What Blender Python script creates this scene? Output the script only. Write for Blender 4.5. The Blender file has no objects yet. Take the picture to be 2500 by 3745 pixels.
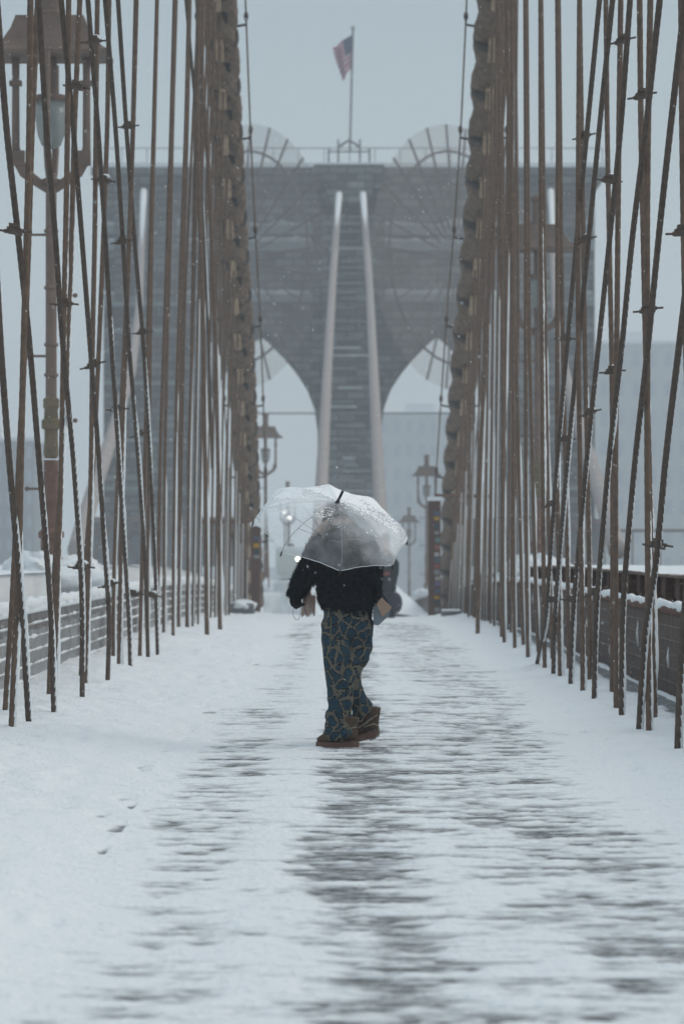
import bpy, bmesh, math, random
import numpy as np
from mathutils import Vector, Matrix
random.seed(7); rng = np.random.default_rng(7)
R = math.radians
S = bpy.context.scene
COL = S.collection

# ------------------------------------------------------------------ camera
EYE = 1.39; FP = 8770.0; CX = 1268.0; CY = 2000.0       # focal length and horizon measured on a 2500 x 3745 frame
cam_d = bpy.data.cameras.new('camera'); cam = bpy.data.objects.new('camera', cam_d); COL.objects.link(cam)
cam.location = (0, 0, EYE); cam.rotation_euler = (R(90), 0, 0)
cam_d.sensor_fit = 'VERTICAL'; cam_d.sensor_height = 36; cam_d.sensor_width = 24
cam_d.lens = FP / 3745 * 36
cam_d.shift_y = (CY - 1872.5) / 3745; cam_d.shift_x = -(CX - 1250) / 3745
cam_d.clip_start = 0.3; cam_d.clip_end = 6000
cam_d.dof.use_dof = True; cam_d.dof.focus_distance = 16.7; cam_d.dof.aperture_fstop = 3.0
S.camera = cam

# ------------------------------------------------------------------ world, sun, exposure
SUN_EL, SUN_ROT = R(38), R(80)
w = bpy.data.worlds.new("World"); S.world = w; w.use_nodes = True
nt = w.node_tree; nt.nodes.clear()
out = nt.nodes.new('ShaderNodeOutputWorld'); bg = nt.nodes.new('ShaderNodeBackground')
sky = nt.nodes.new('ShaderNodeTexSky'); sky.sky_type = 'NISHITA'; sky.sun_disc = False
sky.sun_elevation = SUN_EL; sky.sun_rotation = SUN_ROT; sky.dust_density = 6; sky.air_density = 1.5
bgs = nt.nodes.new('ShaderNodeBackground'); bgs.inputs['Strength'].default_value = 0.03
nt.links.new(sky.outputs[0], bgs.inputs['Color'])
tc = nt.nodes.new('ShaderNodeTexCoord'); sep = nt.nodes.new('ShaderNodeSeparateXYZ')
nt.links.new(tc.outputs['Generated'], sep.inputs[0])
cr = nt.nodes.new('ShaderNodeValToRGB'); nt.links.new(sep.outputs['Z'], cr.inputs[0])
e = cr.color_ramp.elements
e[0].position = 0.0; e[0].color = (.90, 1.0, 1.05, 1)
e[1].position = 1.0; e[1].color = (.66, .73, .78, 1)
for p, c in ((.06, (.74, .84, .89, 1)), (.12, (.56, .655, .705, 1)), (.17, (.45, .54, .59, 1)), (.22, (.40, .49, .54, 1)), (.36, (.54, .62, .67, 1))):
    k = e.new(p); k.color = c
bg.inputs['Strength'].default_value = 0.86
nt.links.new(cr.outputs[0], bg.inputs['Color'])
ad = nt.nodes.new('ShaderNodeAddShader')
nt.links.new(bg.outputs[0], ad.inputs[0]); nt.links.new(bgs.outputs[0], ad.inputs[1])
nt.links.new(ad.outputs[0], out.inputs['Surface'])
sl = bpy.data.lights.new('sun', 'SUN'); so = bpy.data.objects.new('sun', sl); COL.objects.link(so)
sl.energy = 0.6; sl.angle = R(28); sl.color = (1, .98, .95)
so.rotation_euler = (R(90) - SUN_EL, 0, R(180) - SUN_ROT)
S.view_settings.view_transform = 'Standard'; S.view_settings.look = 'None'
S.view_settings.exposure = 0.0; S.view_settings.gamma = 1
S.cycles.max_bounces = 10; S.cycles.transparent_max_bounces = 24; S.cycles.volume_bounces = 1
S.cycles.use_denoising = True

# ------------------------------------------------------------------ helpers
def W(x, y, d):
    return Vector(((x - CX) * d / FP, d, EYE + (CY - y) * d / FP))
def zd(d):                       # camber of the walkway: level, then falling away
    d = np.asarray(d, float)
    a = -.00068 * np.maximum(d - 35, 0) ** 2
    return np.where(d < 58.5, a, -.376 - .032 * (d - 58.5))
def vnoise(x, y, seed=0):
    x = np.asarray(x, float); y = np.asarray(y, float)
    xi = np.floor(x).astype(np.int64); yi = np.floor(y).astype(np.int64)
    xf = x - xi; yf = y - yi
    def h(a, b):
        n = (a * 374761393 + b * 668265263 + seed * 1442695041) & 0x7fffffff
        n = ((n ^ (n >> 13)) * 1274126177) & 0x7fffffff
        n = (n ^ (n >> 16)) & 0xffff
        return n / 65535.0
    u = xf * xf * (3 - 2 * xf); v = yf * yf * (3 - 2 * yf)
    a = h(xi, yi) * (1 - u) + h(xi + 1, yi) * u
    b = h(xi, yi + 1) * (1 - u) + h(xi + 1, yi + 1) * u
    return (a * (1 - v) + b * v) * 2 - 1
def fbm(x, y, o=4, seed=0, g=.5):
    s = 0; a = 1; t = 0
    for i in range(o):
        s = s + a * vnoise(x * 2 ** i + 17.3 * i, y * 2 ** i - 9.1 * i, seed + i); t += a; a *= g
    return s / t
def tag(o, label=None, cat=None, group=None, kind=None):
    if label: o['label'] = label
    if cat: o['category'] = cat
    if group: o['group'] = group
    if kind: o['kind'] = kind
    return o
def empty(name, loc=(0, 0, 0), label=None, cat=None, group=None):
    o = bpy.data.objects.new(name, None); COL.objects.link(o); o.location = loc
    o.empty_display_size = .2
    return tag(o, label, cat, group)
class MB:
    """collects verts / faces; build() links ONE mesh object"""
    def __init__(s): s.v = []; s.f = []; s.n = 0
    def add(s, v, f):
        v = np.asarray(v, float).reshape(-1, 3); s.v.append(v)
        s.f.extend([tuple(i + s.n for i in q) for q in f]); s.n += len(v); return s
    def box(s, x0, x1, y0, y1, z0, z1):
        v = [(x, y, z) for x in (x0, x1) for y in (y0, y1) for z in (z0, z1)]
        return s.add(v, [(0, 1, 3, 2), (4, 6, 7, 5), (0, 4, 5, 1), (2, 3, 7, 6), (0, 2, 6, 4), (1, 5, 7, 3)])
    def frame(s, c, ax, ay, az):     # box from centre and three half-axis vectors
        c, ax, ay, az = map(Vector, (c, ax, ay, az))
        v = [c + ax * i + ay * j + az * k for i in (-1, 1) for j in (-1, 1) for k in (-1, 1)]
        return s.add([tuple(q) for q in v], [(0, 1, 3, 2), (4, 6, 7, 5), (0, 4, 5, 1), (2, 3, 7, 6), (0, 2, 6, 4), (1, 5, 7, 3)])
    def tube(s, pts, r, n=8, ry=None, ref=None, cap=True, prof=None, twist=0.0):
        P = np.asarray([tuple(p) for p in pts], float); m = len(P)
        rx = np.broadcast_to(np.asarray(r, float), (m,)); ryy = rx if ry is None else np.broadcast_to(np.asarray(ry, float), (m,))
        T = np.gradient(P, axis=0); T /= np.linalg.norm(T, axis=1)[:, None] + 1e-12
        rf = np.asarray(ref if ref is not None else ((1, 0, 0) if abs(T[0][0]) < .8 else (0, 1, 0)), float)
        U = np.zeros_like(P); u = rf
        for i in range(m):
            u = (rf if ref is not None else u); u = u - T[i] * np.dot(u, T[i]); u = u / (np.linalg.norm(u) + 1e-12); U[i] = u
        V = np.cross(T, U)
        L = np.concatenate([[0], np.cumsum(np.linalg.norm(np.diff(P, axis=0), axis=1))])
        a = np.linspace(0, 2 * math.pi, n, endpoint=False)
        pr = np.ones(n) if prof is None else np.asarray(prof)
        A = a[None, :] + (twist * L)[:, None]
        pts3 = P[:, None, :] + U[:, None, :] * (np.cos(A) * rx[:, None] * pr[None, :])[..., None] + V[:, None, :] * (np.sin(A) * ryy[:, None] * pr[None, :])[..., None]
        f = []
        for i in range(m - 1):
            for j in range(n):
                k = (j + 1) % n
                f.append((i * n + j, i * n + k, (i + 1) * n + k, (i + 1) * n + j))
        if cap:
            f.append(tuple(range(n - 1, -1, -1))); f.append(tuple((m - 1) * n + j for j in range(n)))
        return s.add(pts3.reshape(-1, 3), f)
    def lathe(s, c, prof, n=16, axis='z'):      # prof: (radius, height)
        c = np.asarray(tuple(c), float)
        return s.tube([c + (0, 0, h) for _, h in prof], [r for r, _ in prof], n, ref=(1, 0, 0)) if False else s._lathe(c, prof, n)
    def _lathe(s, c, prof, n):
        a = np.linspace(0, 2 * math.pi, n, endpoint=False); v = []
        for r, h in prof:
            for t in a: v.append((c[0] + r * math.cos(t), c[1] + r * math.sin(t), c[2] + h))
        f = [(i * n + j, i * n + (j + 1) % n, (i + 1) * n + (j + 1) % n, (i + 1) * n + j) for i in range(len(prof) - 1) for j in range(n)]
        f.append(tuple(range(n - 1, -1, -1))); f.append(tuple((len(prof) - 1) * n + j for j in range(n)))
        return s.add(v, f)
    def ball(s, c, rx, ry=None, rz=None, n=10, m=7, rot=None, nz=0):
        ry = ry or rx; rz = rz or rx; v = []; f = []
        if nz: n *= 3; m *= 3
        for i in range(m + 1):
            p = math.pi * i / m
            for j in range(n):
                t = 2 * math.pi * j / n
                q = Vector((rx * math.sin(p) * math.cos(t), ry * math.sin(p) * math.sin(t), rz * math.cos(p)))
                if rot: q = rot @ q
                if nz: q = q * (1 + nz * float(fbm((c[0] + q.x) * 5 + (c[1] + q.y) * 3, (c[2] + q.z) * 6 + (c[1] + q.y) * 2, 4, 301)))
                v.append((c[0] + q.x, c[1] + q.y, c[2] + q.z))
        for i in range(m):
            for j in range(n):
                k = (j + 1) % n; f.append((i * n + j, (i + 1) * n + j, (i + 1) * n + k, i * n + k))
        return s.add(v, f)
    def build(s, name, mat, parent=None, smooth=False, bevel=0):
        me = bpy.data.meshes.new(name)
        V = np.concatenate(s.v) if s.v else np.zeros((0, 3))
        me.from_pydata(V.tolist(), [], s.f); me.update()
        if smooth: me.polygons.foreach_set('use_smooth', [True] * len(me.polygons))
        me.materials.append(mat)
        o = bpy.data.objects.new(name, me); COL.objects.link(o)
        if parent is not None:
            o.parent = parent
            if parent.type == 'EMPTY': o.matrix_parent_inverse = Matrix.Translation(-parent.location)
        if bevel:
            b = o.modifiers.new('bevel', 'BEVEL'); b.width = bevel; b.segments = 2; b.limit_method = 'ANGLE'
        return o
def grid(name, X, Y, Z, mat, parent=None, smooth=True):
    m, n = X.shape
    me = bpy.data.meshes.new(name); N = m * n
    me.vertices.add(N); me.vertices.foreach_set('co', np.stack([X, Y, Z], -1).reshape(-1).astype(np.float32))
    i = np.arange(N).reshape(m, n)
    q = np.stack([i[:-1, :-1], i[:-1, 1:], i[1:, 1:], i[1:, :-1]], -1).reshape(-1, 4)
    me.loops.add(q.size); me.loops.foreach_set('vertex_index', q.reshape(-1).astype(np.int32))
    me.polygons.add(len(q)); me.polygons.foreach_set('loop_start', (np.arange(len(q)) * 4).astype(np.int32))
    me.polygons.foreach_set('loop_total', np.full(len(q), 4, np.int32)); me.update(calc_edges=True); me.validate()
    me.polygons.foreach_set('use_smooth', [smooth] * len(q)); me.materials.append(mat)
    o = bpy.data.objects.new(name, me); COL.objects.link(o)
    if parent is not None: o.parent = parent
    return o
def interp(pts, t):
    P = np.asarray(pts, float); return np.interp(t, P[:, 0], P[:, 1])

# ------------------------------------------------------------------ materials
def mat(name, col, rough=.8, noise=0, nscale=5, col2=None, bump=0, bscale=30, metal=0, spec=.3, stretch=None, lo=.35, hi=.65):
    m = bpy.data.materials.new(name); m.use_nodes = True; t = m.node_tree; b = t.nodes['Principled BSDF']
    b.inputs['Base Color'].default_value = (*col, 1); b.inputs['Roughness'].default_value = rough
    b.inputs['Metallic'].default_value = metal; b.inputs['Specular IOR Level'].default_value = spec
    tc = t.nodes.new('ShaderNodeTexCoord'); mp = t.nodes.new('ShaderNodeMapping')
    t.links.new(tc.outputs['Object'], mp.inputs[0])
    if stretch: mp.inputs['Scale'].default_value = stretch
    if col2:
        n = t.nodes.new('ShaderNodeTexNoise'); n.inputs['Scale'].default_value = nscale; n.inputs['Detail'].default_value = 6
        n.inputs['Roughness'].default_value = .65
        t.links.new(mp.outputs[0], n.inputs['Vector'])
        r = t.nodes.new('ShaderNodeValToRGB'); r.color_ramp.elements[0].position = lo; r.color_ramp.elements[1].position = hi
        r.color_ramp.elements[0].color = (*col, 1); r.color_ramp.elements[1].color = (*col2, 1)
        t.links.new(n.outputs['Fac'], r.inputs[0]); t.links.new(r.outputs[0], b.inputs['Base Color'])
    if bump:
        n2 = t.nodes.new('ShaderNodeTexNoise'); n2.inputs['Scale'].default_value = bscale; n2.inputs['Detail'].default_value = 5
        t.links.new(mp.outputs[0], n2.inputs['Vector'])
        bp = t.nodes.new('ShaderNodeBump'); bp.inputs['Strength'].default_value = bump; bp.inputs['Distance'].default_value = .02
        t.links.new(n2.outputs['Fac'], bp.inputs['Height']); t.links.new(bp.outputs[0], b.inputs['Normal'])
    return m
M = {}
M['snow'] = mat('snow', (.80, .84, .86), .9, col2=(.84, .87, .89), nscale=3, bump=.35, bscale=14, spec=.15)
M['snow_rough'] = mat('snow_rough', (.76, .81, .83), .95, col2=(.86, .88, .90), nscale=9, bump=.6, bscale=40, spec=.1)
M['rope_brown'] = mat('rope_brown', (.175, .122, .090), .8, col2=(.115, .081, .062), nscale=14, bump=.3, bscale=120, spec=.25)
M['rope_dark'] = mat('rope_dark', (.082, .063, .052), .8, col2=(.13, .10, .08), nscale=20, bump=.3, bscale=120, spec=.3)
M['cable'] = mat('cable_wrap', (.22, .165, .125), .8, col2=(.12, .092, .072), nscale=6, bump=.4, bscale=30)
M['band'] = mat('cable_band', (.095, .08, .068), .7, col2=(.05, .045, .043), nscale=8, bump=.4, bscale=40)
M['tan'] = mat('tan_lug', (.48, .36, .25), .8, col2=(.28, .21, .15), nscale=9, bump=.3)
M['black'] = mat('dark_iron', (.018, .018, .02), .6, bump=.2, col2=(.03, .03, .03))
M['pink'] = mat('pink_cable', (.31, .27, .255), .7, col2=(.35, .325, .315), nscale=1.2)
M['lamp_brown'] = mat('lamp_brown', (.20, .148, .122), .6, col2=(.15, .113, .095), nscale=4, bump=.2)
M['lamp_ochre'] = mat('lamp_ochre', (.19, .15, .10), .65, col2=(.12, .10, .065), nscale=6, bump=.2)
M['lamp_red'] = mat('lamp_red', (.19, .115, .088), .65, col2=(.13, .075, .06), nscale=6, bump=.3)
M['post_red'] = mat('post_rust', (.10, .07, .06), .8, col2=(.13, .07, .055), nscale=5)
M['girder'] = mat('girder_brown', (.21, .15, .125), .75, col2=(.13, .085, .065), nscale=5, bump=.4, bscale=25)
M['rust'] = mat('rusty_steel', (.16, .075, .045), .85, col2=(.07, .045, .035), nscale=12, bump=.4)
M['fence'] = mat('fence_wire', (.19, .15, .13), .7, col2=(.11, .09, .08), nscale=7)
M['fence_pale'] = mat('fence_pale', (.27, .26, .255), .8, col2=(.45, .46, .47), nscale=4)
M['wood'] = mat('bare_wood', (.05, .042, .038), .9, col2=(.09, .08, .075), nscale=12)
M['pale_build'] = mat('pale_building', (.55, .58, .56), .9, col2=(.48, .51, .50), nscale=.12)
M['grey_build'] = mat('grey_building', (.17, .18, .19), .9, col2=(.24, .25, .25), nscale=.08)
M['window'] = mat('window_glass', (.34, .39, .45), .3, spec=.5)
M['water'] = mat('river_water', (.12, .15, .16), .35, col2=(.16, .19, .2), nscale=.05, bump=.5, bscale=.3)
M['concrete'] = mat('concrete', (.13, .14, .145), .9, col2=(.2, .21, .21), nscale=5, bump=.3)

def snowdust(name, col, col2, amt=(.45, .62), nscale=7, white=(.8, .84, .86), stretch=None, scale2=16):
    m = mat(name, col, .85, col2=col2, nscale=nscale)
    t = m.node_tree; b = t.nodes['Principled BSDF']; src = b.inputs['Base Color'].links[0].from_socket
    mp = [n for n in t.nodes if n.type == 'MAPPING'][0]
    n = t.nodes.new('ShaderNodeTexNoise'); n.inputs['Scale'].default_value = scale2; n.inputs['Detail'].default_value = 8; n.inputs['Roughness'].default_value = .7
    mp2 = t.nodes.new('ShaderNodeMapping'); tc = [k for k in t.nodes if k.type == 'TEX_COORD'][0]
    t.links.new(tc.outputs['Object'], mp2.inputs[0])
    if stretch: mp2.inputs['Scale'].default_value = stretch
    t.links.new(mp2.outputs[0], n.inputs['Vector'])
    r = t.nodes.new('ShaderNodeMapRange'); r.inputs['From Min'].default_value = amt[0]; r.inputs['From Max'].default_value = amt[1]
    t.links.new(n.outputs['Fac'], r.inputs['Value'])
    mx = t.nodes.new('ShaderNodeMix'); mx.data_type = 'RGBA'
    t.links.new(r.outputs[0], mx.inputs['Factor']); t.links.new(src, mx.inputs['A']); mx.inputs['B'].default_value = (*white, 1)
    t.links.new(mx.outputs['Result'], b.inputs['Base Color'])
    return m
M['plank'] = snowdust('snowy_plank', (.070, .077, .078), (.12, .13, .13), (.42, .74), 6, stretch=(1, 3, 1), scale2=10)
M['snowy_steel'] = snowdust('snow_blown_steel', (.13, .10, .09), (.2, .17, .15), (.30, .42), 5, scale2=3)

def masonry():
    m = bpy.data.materials.new('tower_stone'); m.use_nodes = True; t = m.node_tree; b = t.nodes['Principled BSDF']; b.inputs['Roughness'].default_value = .95
    b.inputs['Specular IOR Level'].default_value = .1
    tc = t.nodes.new('ShaderNodeTexCoord'); mp = t.nodes.new('ShaderNodeMapping'); mp.inputs['Rotation'].default_value = (R(90), 0, 0)
    t.links.new(tc.outputs['Object'], mp.inputs[0])
    br = t.nodes.new('ShaderNodeTexBrick'); t.links.new(mp.outputs[0], br.inputs['Vector'])
    br.inputs['Color1'].default_value = (.065, .07, .072, 1); br.inputs['Color2'].default_value = (.19, .20, .20, 1); br.inputs['Mortar'].default_value = (.035, .036, .036, 1)
    br.inputs['Scale'].default_value = 1; br.inputs['Brick Width'].default_value = 1.5; br.inputs['Row Height'].default_value = .62; br.inputs['Mortar Size'].default_value = .05
    n = t.nodes.new('ShaderNodeTexNoise'); n.inputs['Scale'].default_value = .35; n.inputs['Detail'].default_value = 6
    t.links.new(tc.outputs['Object'], n.inputs['Vector'])
    mx = t.nodes.new('ShaderNodeMix'); mx.data_type = 'RGBA'; mx.blend_type = 'MULTIPLY'; mx.inputs['Factor'].default_value = .8
    r = t.nodes.new('ShaderNodeValToRGB'); r.color_ramp.elements[0].position = .3; r.color_ramp.elements[1].position = .7; r.color_ramp.elements[0].color = (.7, .62, .56, 1); r.color_ramp.elements[1].color = (1.35, 1.45, 1.45, 1)
    t.links.new(n.outputs['Fac'], r.inputs[0]); t.links.new(br.outputs['Color'], mx.inputs['A']); t.links.new(r.outputs[0], mx.inputs['B'])
    t.links.new(mx.outputs['Result'], b.inputs['Base Color'])
    return m
M['stone'] = masonry()
M['pale_stone'] = mat('pale_stone', (.17, .19, .20), .9, col2=(.25, .28, .30), nscale=.8)

def see_through(name, col, alpha, noise=None, rough=.5):
    m = bpy.data.materials.new(name); m.use_nodes = True; t = m.node_tree; b = t.nodes['Principled BSDF']
    b.inputs['Base Color'].default_value = (*col, 1); b.inputs['Roughness'].default_value = rough
    tr = t.nodes.new('ShaderNodeBsdfTransparent'); mx = t.nodes.new('ShaderNodeMixShader'); mx.inputs[0].default_value = alpha
    o = t.nodes['Material Output']
    t.links.new(tr.outputs[0], mx.inputs[1]); t.links.new(b.outputs[0], mx.inputs[2]); t.links.new(mx.outputs[0], o.inputs['Surface'])
    return m, t, mx, b
M['net'] = see_through('grey_netting', (.22, .18, .155), .27)[0]
M['globe'] = see_through('lamp_globe', (.30, .33, .32), .75, rough=.2)[0]

# ------------------------------------------------------------------ setting: river, walkway, snow
mb = MB(); mb.add([(-3000, -300, -41), (3000, -300, -41), (3000, 5000, -41), (-3000, 5000, -41)], [(0, 1, 2, 3)])
tag(mb.build('water', M['water']), kind='structure')

# plank boards lying across the walkway
mb = MB(); y = 5.0
while y < 66:
    dz = float(zd(y)) + random.uniform(-.002, .002)
    mb.box(-3.35, 3.35, y, y + (.084 if y < 40 else .17), dz - .03, dz)
    y += .1 if y < 40 else .2
tag(mb.build('walkway', M['plank']), kind='structure')
mb = MB()
ys = np.concatenate([np.arange(4, 66, 2.), np.arange(66, 200, 6.)])
for a, b in zip(ys[:-1], ys[1:]):
    za, zb = float(zd(a)), float(zd(b)); o_ = .09 if a < 66 else .0
    mb.add([(-3.5, a, za - o_), (3.5, a, za - o_), (3.5, b, zb - o_), (-3.5, b, zb - o_)], [(0, 1, 2, 3)])
tag(mb.build('walkway_bed', M['wood']), kind='structure')

# snow layer: real relief; where it dips below the boards the wood shows
inv = np.linspace(1 / 6.2, 1 / 68., 1700); dd = 1 / inv
xs = np.concatenate([np.linspace(-3.3, -1.3, 60, endpoint=False), np.linspace(-1.3, 2.0, 290, endpoint=False), np.linspace(2.0, 3.02, 36)])
X, Y = np.meshgrid(xs, dd)
def bump1(x, a, b, s): return 1 / (1 + np.exp(-(x - a) / s)) * (1 / (1 + np.exp((x - b) / s)))
wob = .09 * fbm(Y * .35, X * 0 + 3.3, 3, 5)
wob2 = .22 * fbm(Y * .22, X * 0 + 8.1, 3, 15)
ctr = bump1(X + wob * .8, -.18, .30, .06)
lft = bump1(X + wob, -1.25, -.40, .10)
rgt = bump1(X + wob2, .45, 1.75, .16)
gap = bump1(X + wob, -.48, -.22, .05)
bankL = 1 / (1 + np.exp((X + wob2 + 1.28) / .16)); bankR = 1 / (1 + np.exp(-(X - 1.98 + wob2) / .16))
n_big = fbm(X * 1.1, Y * .9, 4, 21); n_mid = fbm(X * 5.5, Y * 8.5, 4, 31); n_fin = fbm(X * 15, Y * 24, 3, 41)
n_line = fbm(X * 4.5, np.floor(Y * 10.0 + .0) * 1.7 + 0 * Y, 3, 51)      # every board holds its snow a little differently
fr = (Y * 10.0) % 1.0; gapm = np.exp(-((fr - .94) / .10) ** 2) + np.exp(-((fr + .06) / .10) ** 2)
base = .0138 - .0120 * ctr - .0102 * lft - .0094 * rgt + .004 * gap + .004 * np.clip((26 - Y) / 40, -1, 0)
H = base + .0012 * np.clip((Y - 18) / 14, 0, 1) + .0110 * n_mid + .0018 * n_big + .0070 * n_fin + .0095 * n_line - .0050 * gapm * (X > -1.5) + .003 * fbm(X * 22, Y * 30, 2, 43)
bank = np.clip(bankL + bankR, 0, 1)
H = H * (1 - bank) + bank * (.075 + .060 * n_big + .026 * fbm(X * 4, Y * 3, 3, 33) + .016 * fbm(X * 10, Y * 8, 3, 34) + .006 * n_fin)
H = H + bankL * np.clip((-X - 1.5) * .05, 0, .07) 
# foot holes and scuffs in the left bank
for k in range(110):
    fx = random.choice([-1.15, -1.0, -1.4, -1.9, 1.6, 1.9]) + random.uniform(-.25, .25); fy = random.uniform(6.5, 30)
    q = np.exp(-(((X - fx) / .055) ** 2 + ((Y - fy) / .13) ** 2)); H = H - .028 * q * (bank > .2)
# snow falls away next to the right-hand fence, and is trodden / heaped far off
edge = 1 / (1 + np.exp(-(X - 2.70 + .1 * n_mid) / .05)); H = H - edge * .17
H = H + .05 * np.clip((Y - 46) / 14, 0, 1) * (1 + n_big)
Z = H + zd(Y)
M['snow_thin'] = mat('snow_cover', (.30, .32, .33), .9, bump=.8, bscale=34, spec=.12)
t_ = M['snow_thin'].node_tree; at_ = t_.nodes.new('ShaderNodeAttribute'); at_.attribute_name = 'depth'
rm_ = t_.nodes.new('ShaderNodeValToRGB'); rm_.color_ramp.elements[0].color = (.33, .35, .36, 1); rm_.color_ramp.elements[1].color = (.83, .865, .885, 1); rm_.color_ramp.elements[1].position = .6
kk = rm_.color_ramp.elements.new(.25); kk.color = (.58, .61, .63, 1)
mr_ = t_.nodes.new('ShaderNodeMapRange'); mr_.inputs['From Min'].default_value = -.001; mr_.inputs['From Max'].default_value = .016
t_.links.new(at_.outputs['Fac'], mr_.inputs['Value']); t_.links.new(mr_.outputs[0], rm_.inputs[0]); t_.links.new(rm_.outputs[0], t_.nodes['Principled BSDF'].inputs['Base Color'])
snow = grid('snow_cover', X, Y, Z, M['snow_thin']); at_ = snow.data.attributes.new('depth', 'FLOAT', 'POINT'); at_.data.foreach_set('value', H.reshape(-1).astype(np.float32)); tag(snow, kind='stuff', cat='snow', label='blown snow lying over the walkway boards')
# snow beyond the crest
xs2 = np.linspace(-3.4, 3.4, 60); ys2 = np.linspace(68.2, 196, 150); X2, Y2 = np.meshgrid(xs2, ys2)
Z2 = np.minimum(zd(Y2), 9) + .14 + .06 * fbm(X2, Y2 * .5, 3, 77) + 3.4 * np.clip((Y2 - 95) / 100, 0, 1) ** 1.0
tag(grid('snow_beyond_crest', X2, Y2, Z2, M['snow']), kind='structure')

# ------------------------------------------------------------------ ropes
STRIP = .574
lobes_deep = np.array([1.02, 1.06, .74] * 6)
lobes = np.array([1.0, 1.04, .86] * 6)
ord_w = ['nearest', 'second', 'third', 'fourth', 'fifth', 'sixth', 'seventh', 'eighth', 'ninth', 'tenth', 'eleventh', 'twelfth', 'thirteenth', 'fourteenth', 'fifteenth', 'sixteenth', 'seventeenth', 'eighteenth', 'nineteenth', 'twentieth', 'twenty-first', 'twenty-second', 'twenty-third', 'twenty-fourth', 'twenty-fifth', 'twenty-sixth', 'twenty-seventh', 'twenty-eighth', 'twenty-ninth', 'thirtieth', 'thirty-first', 'thirty-second', 'thirty-third', 'thirty-fourth', 'thirty-fifth', 'thirty-sixth', 'thirty-seventh', 'thirty-eighth', 'thirty-ninth', 'fortieth']
tens = {2: 'twenty', 3: 'thirty', 4: 'forty', 5: 'fifty', 6: 'sixty'}
for q_ in range(41, 70): ord_w.append(tens[q_ // 10] + '-' + ord_w[q_ % 10 - 1] if q_ % 10 > 1 else (tens[q_ // 10] + '-first' if q_ % 10 == 1 else tens[q_ // 10][:-1] + 'ieth'))
ropes = []                     # (x-function, object, depth) used to hang the clamps on
def smooth_path(pts, step):
    P = np.asarray([tuple(p) for p in pts]); L = np.concatenate([[0], np.cumsum(np.linalg.norm(np.diff(P, axis=0), axis=1))])
    s = np.arange(0, L[-1], step); s = np.append(s, L[-1]); Q = np.stack([np.interp(s, L, P[:, i]) for i in range(3)], 1)
    k = max(1, int(.5 / step))
    if len(Q) > 4 * k:
        pad = np.concatenate([2 * Q[0] - Q[k:0:-1], Q, 2 * Q[-1] - Q[-2:-k - 2:-1]])
        ker = np.hanning(2 * k + 3)[1:-1]; ker /= ker.sum()
        Q = np.stack([np.convolve(pad[:, i], ker, 'valid') for i in range(3)], 1)
    return Q
def make_rope(side, kind, F, foot=None, dconst=None, Xp=None, rad=None, crust=.6):
    """F: list of (x, y) on the 2500 px frame; vertical ropes keep one depth, stays keep one vertical plane"""
    F = sorted(F, key=lambda p: p[1])
    if kind == 'suspender':
        d = dconst if dconst else FP * EYE / (F[-1][1] - CY)
        pts = [W(x, y, d) for x, y in F]
    else:
        pts = [W(x, y, FP * Xp / abs(x - CX)) for x, y in F]; d = pts[len(pts) // 2].y
    t0 = pts[0] + (pts[0] - pts[1]).normalized() * 1.0
    if F[0][1] < 120: pts = [t0] + pts
    d0 = pts[-1].copy(); dn = (pts[-1] - pts[-2]).normalized() * .25; pts = pts + [d0 + dn]
    rad = rad or ((.0225 if kind == 'suspender' else .0215) * (1 + .006 * max(0, d - 17)))
    near = d < 27
    Q = smooth_path(pts, .03 if near else .12)
    mb = MB()
    if near: mb.tube(Q, rad, 18, prof=lobes if kind == 'suspender' else lobes_deep, twist=(10.5 if kind == 'suspender' else 14.0) * (1 if side < 0 else -1))
    else: mb.tube(Q, rad, 8)
    nm = 'suspender_rope' if kind == 'suspender' else 'stay_rope'
    o = mb.build(nm, M['rope_brown' if kind == 'suspender' else 'rope_dark'], smooth=True)
    ropes.append((np.array([p[1] for p in F]), np.array([p[0] for p in F]), o, d, kind, side, Q))
    # wind-packed snow on the windward (camera right) flank
    n = len(Q); s = np.arange(n) * (.03 if near else .12)
    j = len(ropes) * 13.7
    amp = (.85 if kind == 'stay' else 1) * np.clip(-.06 + .9 * fbm(s * 1.4, s * 0 + j, 3, 61) + np.linspace(-.4, .85, n) * 1.0, 0, 1.1) * crust / .6
    off = (.25 + .62 * amp) * rad; rr = rad * (.55 + .42 * amp) * (1 + .16 * fbm(s * 14, s * 0 + j, 2, 63))
    on = amp > .12; i = 0; cm = MB(); any_ = False; runs_ = []
    while i < n:
        if on[i]:
            k = i
            while k < n and on[k]: k += 1
            runs_.append((i, k))
            i = k
        else: i += 1
    for i, k in sorted(runs_, key=lambda q: q[0] - q[1])[:1]:
            if k - i > 4:
                seg = Q[i:k].copy(); t = np.minimum(np.arange(k - i), np.arange(k - i)[::-1]) / 5.; t = np.clip(t, .15, 1)
                seg[:, 0] += off[i:k]; seg[:, 1] += .25 * rad
                cm.tube(seg, rr[i:k] * t, 7); any_ = True
    if any_:
        c = cm.build('snow_crust', M['snow_rough'], smooth=True); c.parent = o
    return o
def zs(L, x0): return [(x0 + a * STRIP, y) for a, y in L]
Ys = (65, 465, 865, 1265, 1665, 2065, 2265)
def yy(*v): return [(a, b) for a, b in zip(v, Ys) if a is not None]
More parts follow.
